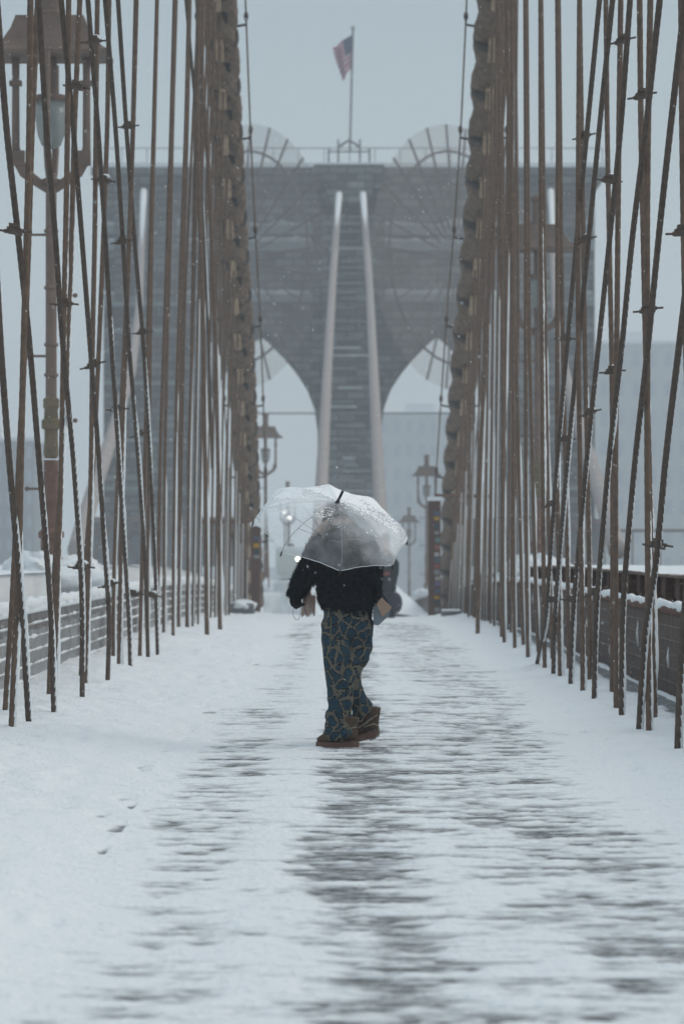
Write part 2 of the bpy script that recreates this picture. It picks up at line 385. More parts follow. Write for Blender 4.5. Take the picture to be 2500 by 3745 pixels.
left_sus = [
 yy(195, 190, 172, 152, 135, 122, 108) + [(90, 2465), (72, 2725)],
 yy(237, 205, 185, 160, 125, 92, 75) + [(50, 2465), (30, 2658)],
 yy(438, 432, 420, 405, 395, 370, 362) + [(350, 2465), (347, 2620)],
 yy(505, 475, 458, 432, 405, 350, 332) + [(318, 2465), (313, 2588)],
 yy(620, 612, 605, 590, 583, 567, 556) + [(548, 2465), (543, 2543)],
 yy(695, 685, 660, 632, 600, 545, 530) + [(515, 2517)],
 yy(868, 850, 825, 800, 778, 770, 765) + [(757, 2485)],
 yy(700, 690, 700, 790, 757, 730, 726) + [(722, 2440)],
 yy(998, 980, 960, 942, 925, 905, 898) + [(890, 2437)],
 yy(1108, 1090, 1068, 1045, 1020, 1010, 1006) + [(1005, 2383)],
 yy(1200, 1183, 1158, 1135, 1115, 1106, 1104) + [(1103, 2358)],
 yy(1268, 1262, 1245, 1225, 1203, 1198, 1195) + [(1195, 2330)],
 yy(1000, 985, 968, 958, 948, 942, 942) + [(940, 2378)],
 yy(1120, 1100, 1085, 1066, 1050, 1047, 1045) + [(1043, 2350)],
 yy(1210, 1195, 1175, 1155, 1145, 1142, 1140) + [(1140, 2322)],
]
left_sus[7] = yy(862, 846, 824, 792, 757, 728, 724) + [(722, 2440)]
left_stay = [
 [(-60, 600), (-20, 1000), (5, 1265), (57, 1665), (118, 2065), (150, 2300), (180, 2597)],
 [(-10, 65), (40, 465), (118, 865), (192, 1265), (247, 1665), (305, 2065), (330, 2265), (345, 2600)],
 [(255, 65), (295, 465), (355, 865), (400, 1265), (468, 1665), (516, 2065), (528, 2265), (525, 2520)],
 [(402, 65), (468, 465), (522, 865), (575, 1265), (630, 1665), (674, 2065), (700, 2265), (688, 2465)],
 [(570, 65), (625, 465), (672, 865), (712, 1265), (757, 1665), (800, 2065), (825, 2265), (830, 2412)],
 [(680, 65), (737, 465), (782, 865), (822, 1265), (880, 1665), (928, 2065), (942, 2375)],
 [(760, 65), (805, 465), (855, 865), (915, 1265), (955, 1665), (990, 2065), (1003, 2360)],
 [(1195, 65), (1258, 465), (1300, 865), (1330, 1265), (1350, 1665)],
]
right_sus = [
 yy(1550, 1555, 1565, 1580, 1600, 1625, 1640) + [(1660, 2740)],
 yy(1350, 1337, 1330, 1333, 1332, 1337, 1336) + [(1343, 2691)],
 yy(1285, 1292, 1308, 1322, 1342, 1358, 1366) + [(1380, 2655)],
 yy(1162, 1152, 1145, 1138, 1130, 1130, 1133) + [(1135, 2618)],
 yy(1070, 1077, 1090, 1105, 1112, 1112, 1110) + [(1108, 2556)],
 yy(900, 895, 890, 893, 903, 912, 920) + [(922, 2549)],
 yy(905, 915, 925, 935, 950, 965, 966) + [(965, 2505)],
 yy(760, 765, 760, 760, 758, 768, 772) + [(778, 2489)],
 yy(770, 778, 783, 795, 810, 825, 830) + [(833, 2470)],
 yy(652, 653, 655, 662, 668, 672, 676) + [(680, 2458)],
 yy(555, 558, 560, 558, 560, 565, 570) + [(573, 2421)],
 yy(470, 470, 472, 478, 482, 482, 486) + [(490, 2387)],
 yy(660, 668, 676, 684, 697, 712, 722) + [(730, 2437)],
 yy(566, 572, 576, 582, 600, 618, 630) + [(640, 2403)],
 yy(440, 450, 462, 495, 515, 530, 538) + [(545, 2377)],
 yy(385, 395, 402, 410, 414, 414, 418) + [(422, 2362)],
]
right_stay = [
 [(1660, 600), (1600, 950), (1535, 1265), (1450, 1665), (1390, 2065), (1315, 2300), (1285, 2612)],
 [(1560, 65), (1480, 465), (1405, 865), (1338, 1265), (1257, 1665), (1195, 2065), (1172, 2265), (1168, 2605)],
 [(1400, 65), (1325, 465), (1237, 865), (1172, 1265), (1090, 1665), (1030, 2065), (1003, 2265), (995, 2530)],
 [(1215, 65), (1165, 465), (1095, 865), (1022, 1265), (950, 1665), (885, 2065), (857, 2265), (845, 2481)],
 [(1100, 65), (1028, 465), (962, 865), (892, 1265), (828, 1665), (768, 2065), (742, 2265), (735, 2440)],
 [(1018, 65), (952, 465), (885, 865), (822, 1265), (762, 1665), (710, 2065), (690, 2265), (640, 2403)],
 [(1640, 1700), (1590, 2100), (1545, 2400), (1528, 2684)],
]
for L in ([(740, 20), (738, 300), (757, 500), (775, 900), (790, 1300), (800, 1800), (805, 2330)], [(728, 20), (722, 300), (720, 500), (735, 900), (745, 1300), (752, 1800), (757, 2345)]): make_rope(-1, 'suspender', L, rad=.034)
for L in ([(1858, 20), (1845, 300), (1830, 517), (1795, 900), (1772, 1300), (1752, 1800), (1745, 2330)], [(1882, 20), (1873, 172), (1870, 517), (1853, 900), (1845, 1300), (1838, 1800), (1834, 2345)]): make_rope(1, 'suspender', L, rad=.034)
for L in left_sus: make_rope(-1, 'suspender', zs(L, 0))
for L in left_stay: make_rope(-1, 'stay', zs(L, 0), Xp=2.27)
for L in right_sus: make_rope(1, 'suspender', zs(L, 1600))
for L in right_stay: make_rope(1, 'stay', zs(L, 1600), Xp=2.16)

# main cables: polyline on the frame + depth, descending to the deck
def cable_pts(side):
    if side < 0: tab = [(51, 806), (465, 828), (865, 852), (1265, 880), (1736, 902), (2100, 918), (2350, 928)]
    else: tab = [(51, 1797), (465, 1772), (865, 1742), (1265, 1702), (1736, 1664), (2100, 1648), (2350, 1640)]
    pts = []
    for d in np.arange(40.5, 66, .25):
        yo = FP * .534 * (62.8 / d - 1); y = CY - yo
        x = np.interp(y, [t[0] for t in tab], [t[1] for t in tab])
        if y < 51: x = tab[0][1] + (tab[0][1] - tab[1][1]) / 414 * (51 - y)
        pts.append(W(x, y, d))
    return pts
CAB = {}
for side in (-1, 1):
    pts = smooth_path(cable_pts(side), .1); CAB[side] = pts
    nm = 'left' if side < 0 else 'right'
    root = empty('main_cable', tuple(pts[-1]), 'thick dark banded main cable plunging to the snow on the %s' % nm, 'bridge cable', 'main cables sweeping down beside the walkway')
    root.location = (0, 0, 0)
    mb = MB(); th_ = np.linspace(0, 2 * math.pi, 60, endpoint=False); mb.tube(pts, .295, 60, prof=1 + .13 * np.cos(3 * th_) - .03 * np.cos(6 * th_) + .02 * np.cos(15 * th_), twist=side * 2 * math.pi / (3 * 1.42)); mb.build('cable_core', M['cable'], root, smooth=True)
    L = np.concatenate([[0], np.cumsum(np.linalg.norm(np.diff(pts, axis=0), axis=1))])
    s = .35; k = 0
    while s < L[-1] - 1.2:
        def at(q): return np.array([np.interp(q, L, pts[:, i]) for i in range(3)])
        c = at(s); a = at(s - .1); b = at(s + .1); T = Vector(b - a).normalized()
        up = Vector((0, 0, 1)); up = (up - T * up.dot(T)).normalized(); sd = T.cross(up).normalized()
        if sd.x * side > 0: sd = -sd      # sd points to the walkway
        mb = MB(); mb.tube([at(s + q) for q in (.30, .32, .48, .50)], [.28, .322, .325, .28], 20); bd = mb.build('cable_band', M['band'], root, smooth=True)
        # tan lug below each band; a black block paints the shadow between bands
        cc = Vector(at(s + .38))
        mb = MB()
        mb.frame(cc - up * .31 - sd * .03, T * .30, sd * .075, up * .075)
        mb.build('lug', M['tan'], bd, bevel=.035)
        mb = MB(); mb.frame(Vector(at(s + .98)) - up * .20 + sd * .05, T * .15, sd * .09, up * .05); mb.build('shadow_wedge', M['black'], bd)
        mb = MB(); g = Vector(at(s + .45)) + sd * .17 - up * .17
        mb.frame(g - T * .25, T * .14, (sd * .7 + up * .7) * .03, (sd * .7 - up * .7) * .04); mb.build('lug', M['band'], bd, bevel=.01)
        mb = MB(); mb.ball(Vector(at(s + .2)) + sd * .20 + up * .10, .07, .16, .10, 8, 6); mb.build('snow_cap', M['snow_rough'], bd, smooth=True)
        s += 1.42; k += 1
    # hand ropes on short stanchions either side
    for hs in (-1, 1):
        mb = MB(); off = Vector((hs * .46, 0, .30)); P = [tuple(Vector(p) + off + Vector((0, 0, .05 * math.sin(i * .35)))) for i, p in enumerate(pts[::6])]
        mb.tube(P, .017, 6); mb.build('hand_rope', M['cable'], root, smooth=True)
    s = 1.5
    while s < L[-1] - 2:
        c = Vector(at(s))
        for hs in (-1, 1):
            mb = MB(); mb.tube([c + Vector((hs * .1, 0, .1)), c + Vector((hs * .46, 0, .16)), c + Vector((hs * .46, 0, .36))], .026, 6)
            mb.ball(c + Vector((hs * .46, 0, .32)), .045, .045, .09, 8, 5); mb.build('stanchion', M['band'], root, smooth=True)
        s += 3.4
    # suspenders that reach the cable inside the picture
    cz = pts[:, 2]; cyv = pts[:, 1]; cxv = pts[:, 0]
    for d in np.arange(37.0, 61.5, 1.75):
        for dxo, dd_ in ((0.0, 0), (.13, .55)):
            dq = d + dd_
            if dq < 41: top = Vector((np.interp(41, cyv, cxv), dq, EYE + 2150 * dq / FP))
            else: top = Vector((np.interp(dq, cyv, cxv), dq, np.interp(dq, cyv, cz) - .2))
            x0 = side * (2.50 + dxo * 1.0) + random.uniform(-.03, .03); zb = float(zd(dq)) - .05
            if top.z < zb + .4: continue
            P = [top, Vector((top.x * .5 + x0 * .5 + side * dxo * .5, dq, (top.z + zb) / 2)), Vector((x0, dq, zb))]
            Q = smooth_path(P, .25); mb = MB(); mb.tube(Q, .022, 7); o = mb.build('suspender_rope', M['rope_brown'], smooth=True)
            ropes.append((np.array([0, 1]), np.array([-9e3, -9e3]), o, dq, 'suspender', side, Q))
            cm = MB(); q = Q[len(Q) // 2:].copy(); q[:, 0] += .014
            if random.random() < .7: c_ = cm.tube(q, .015, 6).build('snow_crust', M['snow_rough'], smooth=True); c_.parent = o
# labels by side and order
for side, sn in ((-1, 'left'), (1, 'right')):
    for kind, txt, cat in (('suspender', 'brown upright suspender rope', 'suspender rope'), ('stay', 'dark slanting stay rope', 'stay rope')):
        R_ = sorted([r for r in ropes if r[4] == kind and r[5] == side], key=lambda r: abs(r[6][-1][0] / r[6][-1][1]) * -1)
        for i, r in enumerate(R_):
            w_ = ord_w[i] if i < len(ord_w) else str(i + 1)
            t = '%s, %s one in from the %s edge of the photo' % (txt, w_.replace('nearest', 'outermost'), sn) if i else '%s standing outermost on the %s' % (txt, sn)
            tag(r[2], t, cat, ('suspender' if kind == 'suspender' else 'slanting stay') + ' ropes along the %s of the walkway' % sn)
# bolted clamps where a stay meets a suspender
clL = [(55, 845), (344, 152), (281, 318), (468, 462), (379, 660), (448, 884), (235, 1112), (340, 1336), (522, 1216), (430, 1497), (511, 1589), (298, 2075), (402, 2139), (488, 2173), (557, 2179)]
clR = [(2274, 149), (2346, 350), (2134, 499), (2226, 660), (2493, 850), (2137, 878), (2368, 1133), (2237, 1359), (2065, 1239), (2154, 1511), (2065, 1609), (2010, 1846), (2403, 1995), (2174, 2167), (2019, 2196), (2088, 2196)]
for (x, y) in clL + clR:
    side = -1 if x < CX else 1
    best = min([r for r in ropes if r[5] == side and r[1][0] > -5e3], key=lambda r: abs(np.interp(y, r[0], r[1]) - x))
    d = FP * (2.27 if side < 0 else 2.2) / abs(x - CX)
    c = W(x, y, d - .01); g = random.uniform(-.25, .25)
    u = Vector((1, 0, g)).normalized()
    mb = MB()
    mb.frame(c, u * .05, Vector((0, .035, 0)), Vector((0, 0, .022)))
    mb.frame(c + Vector((0, -.02, .035)), u * .035, Vector((0, .03, 0)), Vector((0, 0, .012)))
    for sgn in (-1, 1):
        a = c + Vector((0, sgn * .03, sgn * .012))
        mb.tube([a + u * (sgn * .03), a + u * (sgn * .115)], .0085, 6); mb.tube([a + u * (sgn * .05), a + u * (sgn * .068)], .016, 6)
    o = mb.build('clamp', M['rope_dark']); o.parent = best[2]
    if y > 2000 or random.random() < .3:
        mb = MB(); mb.ball(c + Vector((.02, 0, .04)), .038, .03, .022, 9, 6); o2 = mb.build('snow_cap', M['snow_rough'], smooth=True); o2.parent = o

# ------------------------------------------------------------------ side fences and girders
for side, sn in ((-1, 'left'), (1, 'right')):
    xf = side * 3.02
    root = empty('mesh_fence', (0, 0, 0), ('snow-plastered grey wire mesh railing along the left of the walkway' if side < 0 else 'brown wire mesh railing along the right of the walkway'), 'fence')
    mb = MB(); y = 6.0
    while y < 66:
        z0 = float(zd(y)); st = .036 if y < 30 else .07
        mb.box(xf - (.0025 if side > 0 else .0009), xf + (.0025 if side > 0 else .0009), y, y + st * (.5 if side > 0 else .30), z0 - .12, z0 + .76); y += st
    for hz in (.0, .13, .26, .39, .52, .65):
        yv = np.arange(6, 66, 1.5)
        for a, b in zip(yv[:-1], yv[1:]):
            za, zb = float(zd(a)) + hz, float(zd(b)) + hz
            mb.frame(((xf), (a + b) / 2, (za + zb) / 2), (.012, 0, 0), (0, (b - a) / 2, (zb - za) / 2), (0, 0, .008))
    mb.build('wire_mesh', M['fence' if side > 0 else 'fence_pale'], root)
    P = [(side * 3.0, y, float(zd(y)) + .80) for y in np.arange(6, 66, 1.5)]
    mb = MB(); mb.tube(P, .045, 8); mb.build('top_rail', M['rust' if side > 0 else 'snowy_steel'], root, smooth=True)
    P = [(side * 2.99, y, float(zd(y)) - .06) for y in np.arange(6, 66, 1.5)]
    mb = MB(); mb.tube(P, .05, 6); mb.build('bottom_rail', M['wood'], root)
    yv = np.arange(6.4, 64, 2.35)
    for y in yv:
        z0 = float(zd(y)); mb = MB(); mb.box(side * 3.06 - .03, side * 3.06 + .03, y, y + .06, z0 - .2, z0 + .84); mb.build('fence_post', M['rust'], root)
    # snow on the rails
    yy_ = np.arange(6, 65, .1); mb = MB(); i0 = 0
    keep = fbm(yy_ * 1.1, yy_ * 0 + side, 3, 71) > (-.55 if side > 0 else -.7)
    k = 0
    while k < len(yy_):
        if keep[k]:
            j = k
            while j < len(yy_) and keep[j]: j += 1
            if j - k > 3:
                q = yy_[k:j]; rr = (.040 if side > 0 else .055) + .045 * fbm(q * 2.1, q * 0 + 4, 4, 72, .65)
                mb.tube([(side * 3.0 + .015 * math.sin(v * 9), v, float(zd(v)) + .845) for v in q], rr, 8)
            k = j
        else: k += 1
    q = yy_; mb.tube([(side * 2.97, v, float(zd(v)) - .01) for v in q], .035 + .018 * fbm(q * 3, q * 0 + 9, 3, 73), 7)
    mb.build('rail_snow', M['snow_rough'], root, smooth=True)
    if side < 0:     # wind-blown snow packed on the left mesh, ragged, thinner where wires show
        yv = np.arange(7, 65, .07)
        for hz in (.0, .13, .26, .39, .52, .65):
            mb = MB(); rr = np.clip(.014 + .040 * fbm(yv * 2.9, yv * 0 + hz * 40, 4, 81, .65), .003, .07) * (1.45 - hz * .7)
            mb.tube([(xf + .012, v, float(zd(v)) + hz + .012) for v in yv], rr * .4, 7, ry=rr * .62, ref=(1, 0, 0)); mb.build('blown_snow', M['snow_rough'], root, smooth=True)
    else:
        for k in range(26):
            mb = MB()
            y = 7.5 + k * 1.35 + random.uniform(-.4, .4); z = random.uniform(.15, .6); h = random.uniform(.05, .16)
            mb.tube([(xf - .01, y, z + h + float(zd(y))), (xf - .012, y + .01, z + float(zd(y))), (xf - .01, y, z - h + float(zd(y)))], [.004, .016, .005], 6)
            mb.build('blown_snow', M['snow_rough'], root, smooth=True)
    # outer girder with a broad flat top beyond the railing
    g = empty('steel_girder', (0, 0, 0), ('broad flat girder smothered in white snow beyond the left railing' if side < 0 else 'broad rusty girder with brackets and patchy snow on top beyond the right railing'), 'girder')
    xi, xo = side * 3.62, side * 9.0; yv = np.concatenate([np.arange(6, 66, 2.), np.arange(66, 150, 7.)])
    mb = MB(); zt, zb_ = 1.07, .70
    for a, b in zip(yv[:-1], yv[1:]):
        za, zb = float(zd(a)), float(zd(b))
        mb.add([(xi, a, za + zb_), (xi, b, zb + zb_), (xi, b, zb + zt), (xi, a, za + zt), (xo, a, za + zt + .0), (xo, b, zb + zt + .0)], [(0, 1, 2, 3), (3, 2, 5, 4)])
    mb.build('web_plate', M['girder' if side > 0 else 'snowy_steel'], g)
    if side > 0:
        mb = MB()
        for a, b in zip(yv[:-1], yv[1:]):
            za, zb = float(zd(a)), float(zd(b)); m_ = (za + zb) / 2
            mb.frame((xi - .05, (a + b) / 2, m_ + zt + .004), (.09, 0, 0), (0, (b - a) / 2, (zb - za) / 2), (0, 0, .015))
            mb.frame((xi - .04, (a + b) / 2, m_ + zb_ + .004), (.07, 0, 0), (0, (b - a) / 2, (zb - za) / 2), (0, 0, .012))
        mb.build('flange', M['girder'], g)
        for i, y in enumerate(np.arange(7, 60, 1.15)):
            z0 = float(zd(y)); mb = MB(); mb.box(xi - .10, xi - .004, y, y + .05, z0 + zb_ + .018, z0 + zt - .014)
            mb.box(xi - .05, xi - .004, y - .16, y - .004, z0 + zb_ + .018, z0 + zb_ + .13); mb.build('bracket', M['rust'], g)
    # snow on top
    xg = np.linspace(xi - side * .1 if side < 0 else xi - .13, xo, 70); yg = 1 / np.linspace(1 / 7., 1 / 64., 330)
    Xg, Yg = np.meshgrid(xg, yg)
    if side > 0: hh = .014 * fbm(Xg * .9, Yg * 1.3, 4, 91) + .012 * vnoise(Xg * .3, Yg * 3, 95) + .022
    else: hh = .03 + .02 * fbm(Xg * .8, Yg * .8, 3, 92)
    grid('top_snow', Xg, Yg, zd(Yg) + zt + hh, M['snow_rough'], g)
    if side < 0:     # snow plastered on the inner face, leaving dark sockets along the bottom edge
        yg = 1 / np.linspace(1 / 7., 1 / 64., 330); zg = np.linspace(.66, 1.10, 26); Yg, Zg = np.meshgrid(yg, zg)
        th = .05 + .03 * fbm(Yg * 1.2, Zg * 3, 4, 96) - .09 * np.clip((.74 - Zg) / .08, 0, 1) * (fbm(Yg * 1.6, Zg * 0, 3, 97) + .4)
        grid('face_snow', xi + th, Yg, Zg + zd(Yg), M['snow'], g)
    for y in np.arange(7, 60, .9):
        mb = MB(); z0 = float(zd(y)); mb.box(min(side * 3.1, side * 3.6), max(side * 3.1, side * 3.6), y, y + .3, z0 + .56, z0 + .68)
        mb.build('cross_beam', M['rust'], g)
    # dark underside strip between girder and railing
    mb = MB()
    for a, b in zip(yv[:-1], yv[1:]):
        za, zb = float(zd(a)), float(zd(b)); mb.add([(side * 3.45, a, za - .3), (side * 3.45, b, zb - .3), (side * 3.45, b, zb + .71), (side * 3.45, a, za + .71)], [(0, 1, 2, 3)])
    mb.build('lower_plate', M['fence'] if side > 0 else M['snow_rough'], g)

# ------------------------------------------------------------------ lamp posts
def lamp(x, d, roof_z, label, base_z):
    """roof_z: height of the roof's lower edge"""
    o = empty('lamp_post', (x, d, base_z), label, 'lamp post', 'bridge lamp posts beside the walkway')
    def B(mb, name, m, par=o, **k): return mb.build(name, m, par, **k)
    rz = roof_z; rf = .72
    mb = MB(); prof = [(.74, 0), (.74, .05), (.66, .10), (.56, .20), (.48, .33), (.43, .46), (.42, .50)]
    v = []; f = []
    for r, h in prof:
        for sx, sy in ((-1, -1), (1, -1), (1, 1), (-1, 1)): v.append((x + sx * r, d + sy * r * .45, rz + h))
    for i in range(len(prof) - 1):
        for j in range(4): f.append((i * 4 + j, i * 4 + (j + 1) % 4, i * 4 + 4 + (j + 1) % 4, i * 4 + 4 + j))
    f.append((3, 2, 1, 0)); f.append(tuple((len(prof) - 1) * 4 + j for j in range(4)))
    mb.add(v, f); roof = B(mb, 'roof', M['lamp_brown'])
    mb = MB(); mb._lathe((x, d, rz + .5), [(.15, 0), (.15, .06), (.12, .08), (.12, .46), (.15, .48), (.15, .54), (.08, .6)], 14); B(mb, 'chimney', M['lamp_brown'], roof, smooth=False)
    for s in (-1, 1):
        mb = MB(); pts = [(x + s * .44, d, rz), (x + s * .44, d, rz - .28), (x + s * .44, d, rz - 1.1), (x + s * .42, d, rz - 1.25), (x + s * .33, d, rz - 1.42), (x + s * .18, d, rz - 1.53), (x + s * .04, d, rz - 1.62)]
        mb.tube(pts, [.05, .045, .05, .07, .07, .06, .06], 8, ry=.04)
        mb.box(x + s * .44 - .075, x + s * .44 + .075, d - .045, d + .045, rz - .34, rz - .28)
        mb.frame((x + s * .41, d, rz - 1.24), (.08, 0, 0), (0, .045, 0), (0, 0, .09))
        B(mb, 'lamp_bracket', M['lamp_brown'])
        mb = MB(); mb.tube([(x, d + s * .44, rz), (x, d + s * .44, rz - 1.1), (x, d + s * .3, rz - 1.4), (x, d + s * .05, rz - 1.6)], .045, 6); B(mb, 'lamp_bracket', M['lamp_brown'])
    mb = MB(); mb._lathe((x, d, rz), [(.07, -.5), (.07, .0)], 10); mb._lathe((x, d, rz), [(.2, -.56), (.22, -.52), (.2, -.47)], 16); B(mb, 'lamp_hood', M['lamp_brown'])
    mb = MB(); mb._lathe((x, d, rz), [(.05, -1.12), (.12, -1.08), (.17, -.95), (.20, -.75), (.20, -.56)], 18); B(mb, 'lamp_globe', M['globe'], smooth=True)
    mb = MB(); mb._lathe((x, d, rz), [(.04, -.8), (.04, -.56)], 8); B(mb, 'lamp_bulb', M['concrete'])
    # post: ringed column, ochre middle, red foot
    h = rz - 1.6 - base_z
    zt = rz - 1.58
    mb = MB(); mb._lathe((x, d, zt), [(.07, -h * .56), (.068, 0), (.10, .02), (.12, .07), (.06, .1)], 14)
    for q in (.12, .27, .42, .50): mb._lathe((x, d, zt - h * q), [(.085, -.02), (.09, 0), (.085, .02)], 14)
    B(mb, 'post', M['lamp_brown'], smooth=False)
    mb = MB(); mb._lathe((x, d, zt - h * .56), [(.075, -h * .16), (.095, -h * .15), (.085, -h * .11), (.085, -h * .085), (.12, -h * .08), (.12, -h * .06), (.09, -h * .055), (.085, -h * .03), (.10, -h * .025), (.10, -.02), (.08, .0)], 14); B(mb, 'post_collar', M['lamp_ochre'])
    mb = MB(); mb._lathe((x, d, base_z), [(.19, -.3), (.19, .10), (.13, .12), (.13, .34), (.16, .36), (.16, .42), (.10, .48), (.09, h * .28)], 14); B(mb, 'post_base', M['lamp_red'])
    for i, q in enumerate((.03, .19, .35, .52, .70)):
        s = -1 if i % 2 == 0 else 1
        mb = MB(); mb.tube([(x, d, zt - h * (q + .1)), (x + s * .30, d, zt - h * (q + .1))], .018, 6); mb.ball((x + s * .3, d, zt - h * (q + .1)), .03, n=6, m=5); B(mb, 'climbing_peg', M['lamp_brown'])
    mb = MB(); n_ = 18; mb.ball((x - .05, d, base_z - .1), .55, .5, .26, 14, 8, nz=.55); mb.ball((x + .4, d + .1, base_z - .15), .45, .4, .2, 12, 8, nz=.6); mb.ball((x + .1, d - .2, base_z - .2), .8, .4, .2, 12, 8, nz=.5); B(mb, 'snow_heap', M['snow_rough'], smooth=True)
    return o
lamp(-3.67, 29.8, EYE + 6.07, 'tall brown lamp post at the far left, its lantern largest and cut by the ropes', 1.15)
lamp(3.735, 47.0, EYE + 5.80, 'brown lamp post seen through the right-hand ropes in front of the tower', 1.05)
lamp(-3.56, 105.0, EYE + 4.77, 'blurred lamp post just right of the left main cable above the umbrella', -.15)
lamp(4.05, 122.0, EYE + 3.60, 'blurred lamp post left of the right main cable, lantern level with the umbrella tip', -.9)
lamp(4.40, 170.0, EYE + 1.72, 'faint small lamp post directly right of the umbrella, farthest down the walkway', -2.9)
lamp(-3.70, 150.0, EYE + 3.0, 'distant lamp post hidden behind the umbrella, only its chimney showing above', -2.0)

# ------------------------------------------------------------------ the tower
TD = 200.0; TS = 43.85                        # distance; frame px per metre there
TX = (1276 - CX) / TS
def tz(v): return EYE + (1254 - v) / 27.5     # v: height on a 1568-wide frame
tower = empty('bridge_tower', (TX, TD, -41), 'huge grey granite bridge tower with two pointed arches and snow on its ledges', 'bridge tower')
arch = [(0, 740), (19, 755), (59, 795), (88, 831), (113, 870), (134, 926), (143, 962), (145, 1000)]
def archz(u):
    u = abs(u) * 27.5
    if u >= 145: return None
    return tz(np.interp(u, [a[0] for a in arch], [a[1] for a in arch]))
HW = 20.45; AC = 7.82; zt = tz(404); z0 = -41
mb = MB(); D = 14.0
u = [-HW]; n = 46
cuts = sorted(set([-HW, HW] + list(np.round(np.concatenate([np.linspace(-AC - 5.27, -AC + 5.27, n), np.linspace(AC - 5.27, AC + 5.27, n)]), 4))))
for a, b in zip(cuts[:-1], cuts[1:]):
    m_ = (a + b) / 2; c = -AC if m_ < 0 else AC
    if abs(m_ - c) < 5.27:
        za = archz(a - c) or tz(1000); zb = archz(b - c) or tz(1000)
        if abs(a - c) > 5.26: za = tz(1000)
        if abs(b - c) > 5.26: zb = tz(1000)
        v = [(TX + a, TD, za), (TX + b, TD, zb), (TX + b, TD, zt), (TX + a, TD, zt), (TX + a, TD + D, za), (TX + b, TD + D, zb), (TX + b, TD + D, zt), (TX + a, TD + D, zt)]
        mb.add(v, [(0, 1, 2, 3), (4, 7, 6, 5), (0, 4, 5, 1), (3, 2, 6, 7)])
    else: mb.box(TX + a, TX + b, TD, TD + D, z0, zt)
body = mb.build('tower_body', M['stone'], tower)
# moulded arch edges, cornice, string courses, buttresses: proud of the wall
for c in (-AC, AC):
    mb = MB()
    us = np.linspace(-5.26, 5.26, 41); pts = [(TX + c - 5.4, TD - .12, tz(1275))]
    pts += [(TX + c + q * 1.03, TD - .12, (archz(q) or tz(1000)) + .1) for q in us] + [(TX + c + 5.4, TD - .12, tz(1275))]
    mb.tube(pts, .22, 6); mb.build('arch_moulding', M['stone'], tower)
mb = MB(); mb.box(TX - 21.4, TX + 21.4, TD - 1.1, TD + D + 1, zt + .004, tz(388)); mb.box(TX - 20.9, TX + 20.9, TD - .6, TD + D + .5, zt - .55, zt - .003); mb.build('cornice', M['stone'], tower)
mb = MB(); mb.box(TX - 21.3, TX + 21.3, TD - 1.0, TD + D + .9, tz(388) + .004, tz(377)); mb.build('cornice_snow', M['snow_rough'], tower)
mb = MB(); mb.box(TX - 2.9, TX + 2.9, TD - 1.6, TD - 1.11, tz(440), tz(384)); mb.box(TX - 1.9, TX + 1.9, TD - 2.0, TD - 1.61, tz(470), tz(398)); mb.build('saddle_block', M['stone'], tower)
M['ledge_snow'] = mat('ledge_snow', (.26, .29, .30), .95, col2=(.55, .59, .61), nscale=.5)
def strip(mb, a, b, pr, zz, hmax=.45):
    q = np.arange(a, b + .01, .4); hh_ = .06 + hmax * np.clip(.5 + fbm(q * .7, q * 0 + zz, 3, 201), 0, 1); n_ = len(q); v = []
    for x_, h_ in zip(q, hh_): v += [(TX + x_, TD - pr - .04, zz + .003), (TX + x_, TD - pr - .04, zz + h_), (TX + x_, TD - .01, zz + h_ + .1), (TX + x_, TD - .01, zz + .003)]
    mb.add(v, [(4 * i + j, 4 * i + (j + 1) % 4, 4 * i + 4 + (j + 1) % 4, 4 * i + 4 + j) for i in range(n_ - 1) for j in range(4)])
for i, (v, hh, pr) in enumerate([(518, .75, .5), (556, .75, .7), (676, .6, .6)]):
    for (a, b) in ((-20.4, -3.0), (3.0, 20.4)):
        mb = MB(); mb.box(TX + a, TX + b, TD - pr, TD - .003, tz(v) - hh, tz(v)); led = mb.build('ledge', M['pale_stone'], tower)
        mb = MB(); strip(mb, a, b, pr, tz(v)); mb.build('ledge_snow', M['ledge_snow'], led)
for s in (-1, 1):      # side pier buttresses
    mb = MB(); a, b = sorted((s * 13.6, s * 20.2)); mb.box(TX + a, TX + b, TD - 1.3, TD - .004, z0, tz(700)); mb.box(TX + a + .7, TX + b - .7, TD - .8, TD - .005, tz(700) + .003, tz(470)); bt = mb.build('buttress', M['stone'], tower)
    for v in (700, 760, 880, 1010, 1120): mb = MB(); mb.box(TX + a - .1, TX + b + .1, TD - 1.6, TD - 1.305, tz(v) - .2, tz(v) + .12); mb.build('ledge_snow', M['pale_stone'], bt)
# centre pier buttress with many stepped snowy courses between the two pale cables
mb = MB(); mb.box(TX - 2.2, TX + 2.2, TD - 1.5, TD - .006, z0, tz(500)); cb = mb.build('buttress', M['stone'], tower)
v = 520
while v < 1260:
    a = random.uniform(-1.9, -.4); b = random.uniform(.4, 1.9)
    mb = MB(); mb.box(TX + a, TX + b, TD - 1.95, TD - 1.505, tz(v) - .08, tz(v) + random.uniform(.0, .14)); v += random.choice([13, 17, 22, 30])
    mb.build('ledge_snow', random.choice([M['ledge_snow'], M['pale_stone'], M['pale_stone']]), cb)
